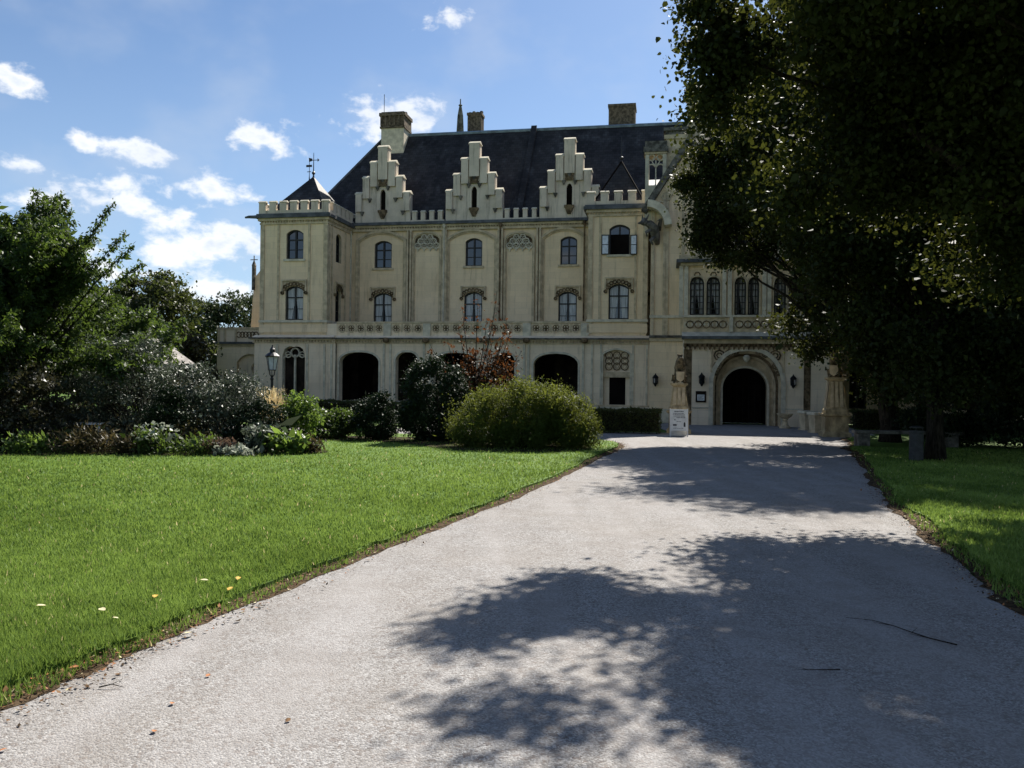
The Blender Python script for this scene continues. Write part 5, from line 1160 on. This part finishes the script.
# ------------------------------------------------------------------ FURNITURE
# lamp post
x, y = -9.02, 31.2
lp = empty('lamp_post', (x, y, .05), 0, 'old fashioned black lamp post with glass lantern before the left tower', 'street lamp'); zt = EYE+(unroll(268, 347)[1])/F*y-.05
m = MB('iron'); m.lathe([(.16, 0), (.16, .12), (.11, .2), (.09, .6), (.1, .65), (.055, .72), (.05, zt-1.25), (.075, zt-1.2), (.05, zt-1.12), (.09, zt-1.06)], 0, 0, 12); m.build('post', lp, smooth=False)
m = MB('iron')
for k in range(6):
    a = R_(60*k); m.tube([(.09*math.cos(a), .09*math.sin(a), zt-1.06), (.12*math.cos(a), .12*math.sin(a), zt-.86)], .012, 4); m.tube([(.14*math.cos(a), .14*math.sin(a), zt-.86), (.22*math.cos(a), .22*math.sin(a), zt-.36)], .012, 4)
m.lathe([(.15, zt-.88), (.16, zt-.85)], 0, 0, 6); fr = m.build('lantern', lp)
m = MB('lamp_glass'); m.lathe([(.125, zt-.85), (.20, zt-.37)], 0, 0, 6); m.build('glass', fr)
m = MB('iron'); m.lathe([(.27, zt-.37), (.28, zt-.34), (.18, zt-.24), (.10, zt-.2), (.10, zt-.08), (.07, zt-.05), (.03, zt+.02), (.02, zt+.08)], 0, 0, 12); m.build('lantern_roof', lp)
# wall lanterns
def wall_lantern(u, v_, z, label):
    p = cw(u, v_, z); o = empty('wall_lantern', p, -TH, label, 'wall lamp', 'wall lanterns at the portal'); m = MB('iron_wall')
    m.box(-.06, .06, -.03, 0, -.15, .15); m.tube([(0, -.02, .28), (0, -.2, .34), (0, -.26, .26)], .02, 5); m.build('bracket', o)
    m = MB('iron_wall'); m.lathe([(.02, -.42), (.05, -.38), (.10, -.28), (.15, -.25), (.17, .1), (.19, .12), (.12, .22), (.05, .28), (.03, .36)], 0, -.26, 8); b = m.build('lantern', o)
    m = MB('glass');
    for k in range(8):
        a = R_(45*k+22.5); c = Vector((math.cos(a), math.sin(a), 0))*.158; t = Vector((-math.sin(a), math.cos(a), 0))*.045; m.add([c-t+Vector((0, -.26, -.2)), c+t+Vector((0, -.26, -.2)), c+t*1.1+Vector((0, -.26, .06)), c-t*1.1+Vector((0, -.26, .06))], [(0, 1, 2, 3)])
    m.build('glass', b)
u_, z_ = L(655.5, 379.5, GV); wall_lantern(u_, GV+.02, z_, 'black wall lantern between the tower door and the left lion')
u_, z_ = L(701.5, 379, BV); wall_lantern(u_, BV+.06, z_, 'black wall lantern above the framed notice')
u_, z_ = L(792.5, 381, BV); wall_lantern(u_, BV+.06, z_, 'black wall lantern right of the portal arch')
# notice board
u_, z_ = L(700.8, 396.7, BV); o = empty('notice_board', cw(u_, BV+.06, z_), -TH, 'small framed notice on the wall left of the portal', 'notice')
m = MB('dark_wood_and_shade'); m.band(rect(-.29, .29, -.32, .32), .06, -.05, 0, lambda s, z, d: (s, d, z), 0, True); m.box(-.27, .27, -.02, 0, -.3, .3); m.build('frame', o)
m = MB('sign_white', 'sign_ink'); m.box(-.20, .20, -.03, -.022, -.22, .12); 
for k in range(5): m.box(-.16, .16-.05*(k % 3), -.034, -.031, .05-.055*k, .065-.055*k, 1)
m.build('paper', o)
# A-board
X, Y = ground_pt(679, 436.5); o = empty('sign_board', (X, Y, 0), R_(-7), 'white standing A-board sign beside the left lion pedestal', 'sign')
w, h = .37, 1.18; hinge = .26
def slant(s, z, d): return (s, d+.02+z/1.2*.24, z)
m = MB('sign_white', 'sign_ink'); m.ext(rect(-w, w, .25, h), -.02, .0, slant, 0); p = m.build('front_panel', o)
for sx in (-1, 1): l_ = MB('white_paint_and_lit_sill'); l_.ext(rect(sx*w-.025, sx*w+.025, 0, h+.02), -.03, .012, slant); l_.build('leg', o)
m = MB('white_paint_and_lit_sill'); m.ext(rect(-w, w, 0, h), .0, .02, lambda s, z, d: (s, d+.53-z/1.2*.24, z)); m.build('rear_panel', o)
random.seed(21); m = MB('sign_ink')
for (z, a, b, hh) in ((1.07, -.2, .2, .035), (.985, -.24, .22, .025), (.93, -.26, .25, .022), (.87, -.24, .26, .022), (.80, -.1, .28, .03), (.70, -.2, -.14, .04), (.63, -.1, .1, .022), (.345, -.24, .2, .018)):
    s = a
    while s < b:
        e = s+random.uniform(.02, .07); m.ext(rect(s, min(e, b), z, z+hh), -.024, -.0205, slant); s = e+.014
m.ext(rect(-.26, -.10, .46, .53), -.024, -.0205, slant); m.ext([(.20, .42), (.28, .42), (.28, .56), (.26, .62), (.22, .62), (.20, .56)], -.024, -.0205, slant); m.build('lettering', p)
# lion pedestals with lions
def lion(label, loc, rz, face, group='stone lions at the portal'):
    me = bpy.data.meshes.new('lion_statue'); V = []; E = []; RD = []
    def add(p, r, prev=None):
        V.append(p); RD.append(r); i = len(V)-1
        if prev is not None: E.append((prev, i))
        return i
    pv = add((.0, .18, .26), .22); b1 = add((0, .06, .5), .2, pv); b2 = add((0, -.06, .78), .21, b1); nk = add((0, -.12, 1.0), .21, b2); hd = add((0, -.2, 1.17), .17, nk); mz = add((0, -.36, 1.11), .09, hd); hd2 = add((0, -.14, 1.3), .08, hd)
    for sx in (-1, 1):
        sh = add((sx*.16, -.14, .72), .11, b2); el = add((sx*.17, -.22, .4), .075, sh); wr = add((sx*.17, -.28, .12), .06, el); add((sx*.17, -.38, .06), .065, wr)
        hp = add((sx*.2, .1, .26), .16, pv); kn = add((sx*.25, -.14, .34), .11, hp); hk = add((sx*.25, .02, .09), .07, kn); add((sx*.25, -.22, .06), .065, hk)
        add((sx*.11, -.15, 1.36), .04, hd2)
    t1 = add((.05, .36, .12), .06, pv); t2 = add((.3, .4, .1), .04, t1); add((.42, .25, .1), .06, t2)
    me.from_pydata(V, E, []); me.materials.append(MATS['stone_lion'])
    o = bpy.data.objects.new('lion_statue', me); COL.objects.link(o); s = o.modifiers.new('skin', 'SKIN'); s.use_smooth_shade = True
    for i, r in enumerate(RD): me.skin_vertices[0].data[i].radius = (r, r); me.skin_vertices[0].data[i].use_root = (i == 0)
    ss = o.modifiers.new('sub', 'SUBSURF'); ss.levels = ss.render_levels = 1
    d = bpy.data.textures.new('mane', 'CLOUDS'); d.noise_scale = .12; dm = o.modifiers.new('rough', 'DISPLACE'); dm.texture = d; dm.strength = .07
    o.location = loc; o.rotation_euler = (0, 0, rz); tag(o, label, 'lion statue', group)
    sh = MB('stone_lion', 'stone_trim'); mp = lambda s_, z, dd: (s_, -.44+dd, z); sh.ext([(-.02, .06), (.15, .2), (.17, .56), (-.21, .56), (-.19, .2)], 0, .07, mp, 1); so = sh.build('shield', o)
    return o
def pedestal(label, loc, rz, hb, ht, wb, wt, group='stone lion pedestals'):
    o = empty('pedestal', loc, rz, label, 'pedestal', group); m = MB('stone_weathered', 'stone_trim')
    m.box(-wb-.10, wb+.10, -wb-.10, wb+.10, 0, .16); m.frustum(0, 0, .16, .24, wb+.10, wb+.10, wb, wb); m.box(-wb, wb, -wb, wb, .24, hb-.16)
    for a, b in ((-wb+.1, wb-.1),): m.box(a, b, -wb-.03, -wb, .34, hb-.26)
    m.frustum(0, 0, hb-.16, hb-.08, wb, wb, wb+.10, wb+.10); m.box(-wb-.12, wb+.12, -wb-.12, wb+.12, hb-.08, hb); m.build('base', o)
    m = MB('stone_weathered', 'stone_trim'); z1 = hb+ht; m.box(-wt-.14, wt+.14, -wt-.14, wt+.14, hb, hb+.14); m.frustum(0, 0, hb+.14, hb+.24, wt+.14, wt+.14, wt+.07, wt+.07); m.frustum(0, 0, hb+.24, z1-.16, wt+.07, wt+.07, wt-.05, wt-.05)
    for k in range(4):
        for s in (-.62, 0, .62):
            a = R_(90*k); c, s_ = math.cos(a), math.sin(a); q = s*wt
            vs = [(q-.075, -(wt+.11), hb+.28), (q+.075, -(wt+.11), hb+.28), (q*.9+.06, -(wt-.005), z1-.2), (q*.9-.06, -(wt-.005), z1-.2)]; m.add([(x_*c-y_*s_, x_*s_+y_*c, z_) for x_, y_, z_ in vs], [(0, 1, 2, 3)], 1)
    m.frustum(0, 0, z1-.16, z1-.08, wt-.05, wt-.05, wt+.05, wt+.05); m.box(-wt-.07, wt+.07, -wt-.07, wt+.07, z1-.08, z1); m.build('shaft', o)
    return z1
Yp = 39.0; X = unroll(679, 400)[0]/F*Yp; z1 = pedestal('weathered stone pedestal half hidden by the white A-board', (X, Yp, 0), -TH, 1.05, 1.28, .46, .33)
lion('seated stone lion left of the portal above the white sign board', (X, Yp, z1-.02), -TH+.15, 1)
X, Y = ground_pt(835, 437); Y = 37.6; X = unroll(835, 400)[0]/F*Y; z1 = pedestal('tapering stone pedestal with honey coloured base right of the portal', (X, Y, 0), -TH, 1.05, 1.62, .50, .34)
lion('seated stone lion right of the portal partly behind leaves', (X, Y, z1-.02), -TH-.3, -1)
# stone blocks between portal and right pedestal, bowl on foot, long slab bench, bin
def stone_seat(label, px, Yd, wid):
    X = unroll(px, 420)[0]/F*Yd; o = empty('short_bench', (X, Yd, 0), -TH+.5, label, 'stone seat', 'short stone benches beside the portal'); m = MB('stone_pale')
    m.box(-wid/2, wid/2, -.3, .3, .86, 1.0); m.build('slab', o, bevel=.02)
    m = MB('stone_trim'); m.frustum(0, 0, .06, .86, wid*.36, .22, wid*.42, .26); m.frustum(0, 0, 0, .08, wid*.46, .28, wid*.42, .26); m.build('support', o, bevel=.02)
stone_seat('short pale stone bench nearest the portal arch in shade', 807.5, 43.0, .85)
stone_seat('short pale stone bench right beside the tapering lion pedestal', 817.5, 40.6, .85)
X = unroll(785, 420)[0]/F*44.6; o = empty('stone_bowl', (X, 44.6, 0), 0, 'small stone bowl on a waisted foot by the portal', 'stone bowl'); m = MB('stone_trim'); m.lathe([(.3, 0), (.3, .08), (.2, .14), (.12, .38), (.16, .45), (.14, .5)], 0, 0, 14); m.build('foot', o, smooth=False)
m = MB('stone_trim'); m.lathe([(.14, .5), (.3, .6), (.42, .74), (.44, .8), (.36, .8), (.2, .68)], 0, 0, 16); m.build('bowl', o)
o = empty('stone_bench', (13.9, 31.2, 0), R_(-4), 'long dark stone slab bench under the trees right of the drive', 'bench'); m = MB('stone_dark'); m.box(-1.0, 2.9, -.28, .28, .50, .62); m.build('slab', o, bevel=.02)
for sx in (-.7, 2.5): m = MB('stone_dark'); m.box(sx-.22, sx+.22, -.24, .24, -.02, .50); m.build('support', o, bevel=.02)
o = empty('litter_bin', (12.15, 24.9, .05), 0, 'grey cylindrical litter bin on the shaded grass beside a tree trunk', 'litter bin'); m = MB('bin_metal'); m.lathe([(.19, 0), (.2, .05), (.2, .82), (.21, .84), (.21, .9), (.18, .9), (.18, .5)], 0, 0, 18); m.build('body', o)
m = MB('bin_metal'); m.lathe([(.2, .98), (.2, 1.0), (.12, 1.04)], 0, 0, 18)
for k in range(3): m.tube([(.19*math.cos(k*2.1), .19*math.sin(k*2.1), .88), (.19*math.cos(k*2.1), .19*math.sin(k*2.1), .99)], .012, 4)
m.build('lid', o)
# tent and white table behind the border
Yt = 46; X = unroll(158, 350)[0]/F*Yt; o = empty('garden_tent', (X, Yt, 0), R_(20), 'pale canvas tent roof showing above the silver shrub', 'tent'); zt = EYE+unroll(150, 337)[1]/F*Yt
m = MB('canvas_pale'); c = [(-2, -2, zt-1.5), (2, -2, zt-1.5), (2, 2, zt-1.5), (-2, 2, zt-1.5), (0, 0, zt)]; m.add(c, [(0, 1, 4), (1, 2, 4), (2, 3, 4), (3, 0, 4)]); m.build('canopy', o)
m = MB('canvas_pale')
for a, b in ((0, 1), (1, 2), (2, 3), (3, 0)): m.add([c[a], c[b], (c[b][0], c[b][1], zt-1.75), (c[a][0], c[a][1], zt-1.75)], [(0, 1, 2, 3)])
m.build('valance', o)
for sx in (-1, 1):
    for sy in (-1, 1): m = MB('white_paint_and_lit_sill'); m.tube([(sx*1.95, sy*1.95, 0), (sx*1.95, sy*1.95, zt-1.5)], .035, 8); m.build('pole', o)
X = unroll(98, 422)[0]/F*27.2; o = empty('garden_table', (X-.2, 26.3, .07), R_(5), 'long white garden table half hidden behind the border plants', 'table'); m = MB('white_paint_and_lit_sill'); m.box(-.9, .9, -.4, .4, .70, .75); m.build('tabletop', o)
for sx in (-.8, .8):
    for sy in (-.33, .33): m = MB('white_paint_and_lit_sill'); m.box(sx-.03, sx+.03, sy-.03, sy+.03, 0, .70); m.build('leg', o)

# --- small litter: single fallen leaves and twigs
def fallen(px, py, mname, label, s, z0, group, rz=None):
    X, Y = ground_pt(px, py); m = MB(mname); n = 5; vs = []; 
    pr = [(0, 0), (.25, .28), (.55, .34), (.85, .18), (1.0, 0)]
    for t, w in pr: vs += [((t-.5)*s, -w*s, .006+.12*s*abs(w)*2), ((t-.5)*s, 0, .004+.05*s*math.sin(t*3)), ((t-.5)*s, w*s, .006+.10*s*abs(w)*2)]
    m.add(vs, [(3*i+a, 3*i+a+1, 3*i+a+4, 3*i+a+3) for i in range(4) for a in (0, 1)]); o = m.build('fallen_leaf'); o.location = (X, Y, z0); o.rotation_euler = (random.uniform(-.2, .2), random.uniform(-.2, .2), random.uniform(0, 6.28)); tag(o, label, 'leaf', group)
random.seed(5)
for px, py, mn, lab in ((155, 608, 'leaf_yellow', 'yellow leaf lying brightest in the middle of the near lawn'), (102, 622, 'leaf_pale', 'cream leaf on the lawn left of the yellow leaf'), (114, 631, 'leaf_pale', 'cream leaf lowest of the pair left of the yellow leaf'), (41, 618, 'leaf_pale', 'pale leaf farthest left on the near lawn'), (204, 591, 'leaf_pale', 'pale leaf on the lawn right of the yellow leaf'), (230, 600, 'leaf_yellow', 'curled yellow leaf close to the soil edge of the lawn'), (238, 589, 'leaf_yellow', 'small yellow leaf nearest the soil edge higher up the lawn')):
    fallen(px, py, mn, lab, .085, .11, 'fallen leaves on the lawn')
for px, py, mn, lab in ((189, 637, 'leaf_pale', 'big pale leaf on the dark soil edge of the lawn'), (73, 672, 'leaf_rust', 'rusty leaf on the soil edge near the left corner')): fallen(px, py, mn, lab, .09, .03, 'fallen leaves on the soil edge')
for px, py, mn, lab in ((208, 677, 'leaf_rust', 'orange leaf on the sunlit drive nearest the lawn edge'), (172, 705, 'leaf_rust', 'orange leaf on the drive midway between lawn and shadow'), (3, 752, 'leaf_rust', 'orange leaf in the bottom left corner of the drive'), (288, 722, 'leaf_brown', 'dark brown leaf on the sunlit gravel near the bottom'), (154, 733, 'leaf_rust', 'small rusty leaf low on the drive at bottom left')): fallen(px, py, mn, lab, .05, .008, 'fallen leaves on the drive')
def twig(label, pts, r):
    W_ = [Vector((*ground_pt(px, py), .012+random.uniform(0, .02))) for px, py in pts]; m = MB('twig_bark'); m.tube(W_, [r*(1-.7*i/(len(W_)-1)) for i in range(len(W_))], 6)
    for i in range(1, len(W_)-1):
        d = (W_[i+1]-W_[i]); e = W_[i]+Vector((d.y*random.choice((-1, 1))*.6+d.x*.6, d.x*.4+d.y*.5, .02)); m.tube([W_[i], e], [r*.5, r*.15], 5)
    o = m.build('twig'); tag(o, label, 'twig', 'twigs on the drive')
twig('long forked dead twig on the shaded drive near the right edge', [(957, 647), (930, 640), (912, 634), (893, 627), (872, 622), (846, 620)], .007)
twig('short crooked twig on the shaded drive left of the forked one', [(840, 672), (822, 672), (808, 673), (796, 671)], .005)
twig('thin straight twig on the sunlit drive by the lawn edge', [(99, 689), (112, 688.5), (124, 689)], .006)
# loose litter along both soil edges
def litter(name, line, side, n, label):
    idx = RNG.integers(0, len(line)-1, n); P = np.array(line)[idx]; off = np.array(offset(line, 1.0))[idx]-P; k = RNG.normal(size=n)*.13+side
    xy = P+off*k[:, None]+RNG.normal(size=(n, 2))*.12; pts = np.concatenate([xy, RNG.uniform(.012, .035, n)[:, None]], 1)
    V = leaves(pts, .032, RNG.normal(size=(n, 3))*np.array([1, 1, .2]), 0, .5, 3.0); V[:, :, 2] = np.maximum(V[:, :, 2], .008)
    o = np_mesh(name, V, 4, ['leaf_brown', 'soil', 'leaf_rust', 'leaf_pale'], None, None, RNG.choice([0, 1, 2, 3], n, p=[.5, .36, .08, .06])); tag(o, label, 'litter', kind='stuff')
litter('leaf_litter', [p for p in le if p[1] < 32], .10, 5200, 'brown crumbled leaf litter along the lawn edge of the drive')
litter('leaf_litter', [p for p in re_ if p[1] < 34], -.12, 7000, 'brown leaf litter along the shaded right edge of the drive')
